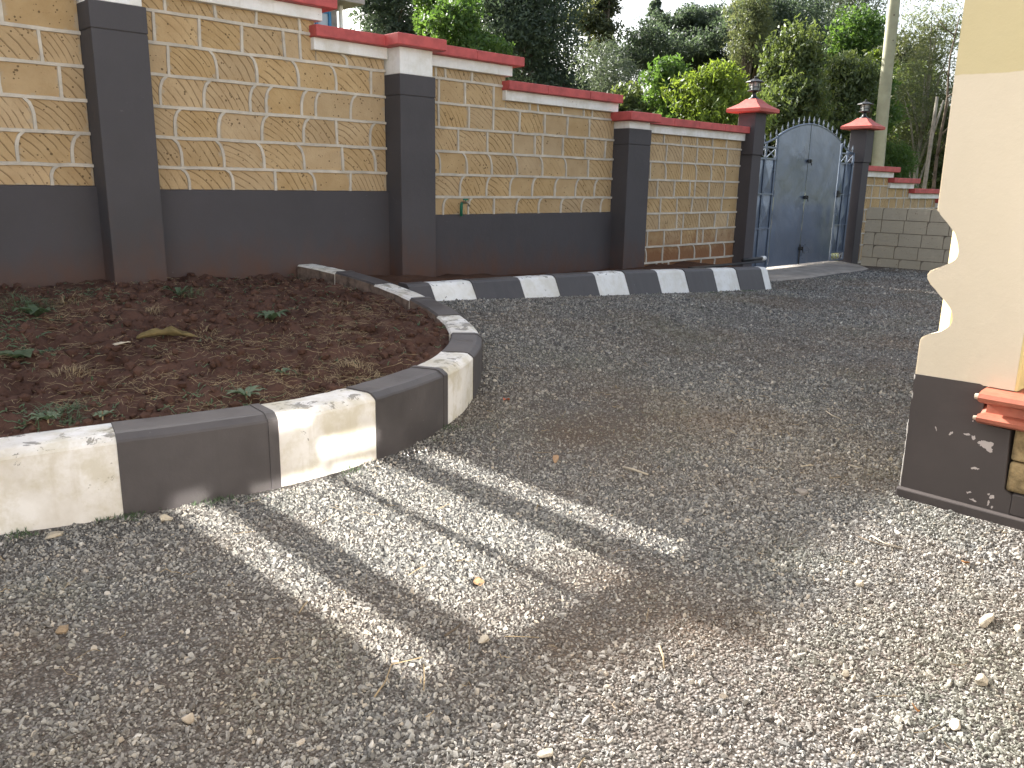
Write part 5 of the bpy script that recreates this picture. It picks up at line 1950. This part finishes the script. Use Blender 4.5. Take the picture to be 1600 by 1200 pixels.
def stick(label, pts_px, r, mat):
    P = []
    for px, py in pts_px:
        x, y = yard_at(px, py)
        P.append((x, y, ground_z(x, y) + 0.016))
    bm = bmesh.new()
    add_tube(bm, P, [r * (1 - 0.35 * k / max(1, len(P) - 1)) for k in range(len(P))], 6)
    o = bm_obj('stick', bm, mat, None, True, origin=P[0])
    tag(o, label, 'stick')


stick('short pale stick in the middle of the shaded gravel', [(973, 735), (990, 739), (1012, 746)], 0.007, M_STICK)
stick('long bleached stalk at the shadow edge below the house plinth', [(1362, 842), (1380, 853), (1410, 861)], 0.0035, M_STICK)
stick('dark twig lying left of the bleached stalk', [(1340, 843), (1375, 856), (1412, 864)], 0.003, M_BARK)
stick('thin dry stalk standing out near the lower middle', [(1030, 1017), (1036, 1035), (1037, 1052)], 0.004, M_STRAW)
stick('forked twig at the lower end of the light streaks', [(695, 1000), (712, 988), (722, 978)], 0.004, M_BARK)
stick('bent straw below the light streaks', [(585, 1095), (602, 1072), (612, 1045), (660, 1034)], 0.0025, M_STRAW)
stick('upright straw right of the bent one', [(662, 1045), (663, 1066), (662, 1085)], 0.0025, M_STRAW)
stick('curved pale straw near the house plinth', [(1252, 733), (1262, 731), (1270, 731)], 0.004, M_STICK)
stick('short pale straw left of the house plinth', [(1325, 730), (1336, 733), (1345, 735)], 0.003, M_STICK)
stick('thin straw in the far gravel near the house corner', [(1290, 645), (1300, 652), (1312, 657)], 0.004, M_STICK)
stick('pale straw below the dark kerb block', [(480, 948), (474, 955), (468, 965)], 0.003, M_STRAW)

yard_reg = ((0.2, 6.0), (0.3, 6.5), lambda x, y: not in_bed(x, y, 0.0) and not (x > 3.6 and y < 1.5) and not y > 5.6)
scatter_straw('gravel_litter', 'small dry stalks and twigs scattered on the gravel', 260, yard_reg, lambda x, y: ground_z(x, y) + 0.010, M_STRAW, 14, 0.02, 0.11, 0.0012, lift=0.006)


def moss():
    # short green growth at the kerb's foot
    rs = np.random.RandomState(8)
    V, Fc = [], []
    for k in range(1500):
        if rs.uniform() < 0.75:
            s = rs.uniform(cuts[3], cuts[7]); p, d = at_arc(s)
            off = abs(rs.normal()) * 0.05 + 0.006
            x, y = p.x + d.y * off, p.y - d.x * off
            if mnoise.noise((x * 4, y * 4, 3)) + 0.5 * mnoise.noise((x * 11, y * 11, 3)) < 0.22: continue
        else:
            x = rs.uniform(8.6, 10.3); y = 5.66 - abs(rs.normal()) * 0.09
            if mnoise.noise((x * 3, y * 3, 1)) < 0.0: continue
        z = ground_z(x, y) + 0.008
        h = rs.uniform(0.006, 0.024); a = rs.uniform(0, 6.28); b = len(V)
        w = 0.003
        V += [(x - w * math.cos(a), y - w * math.sin(a), z), (x + w * math.cos(a), y + w * math.sin(a), z), (x + rs.normal() * 0.008, y + rs.normal() * 0.008, z + h)]
        Fc.append((b, b + 1, b + 2))
    me = bpy.data.meshes.new('kerb_weeds'); me.from_pydata(V, [], Fc); me.materials.append(M_WEED)
    o = bpy.data.objects.new('kerb_weeds', me); link(o)
    tag(o, 'tiny green weeds along the foot of the kerbs', 'weeds', kind='stuff')


moss()
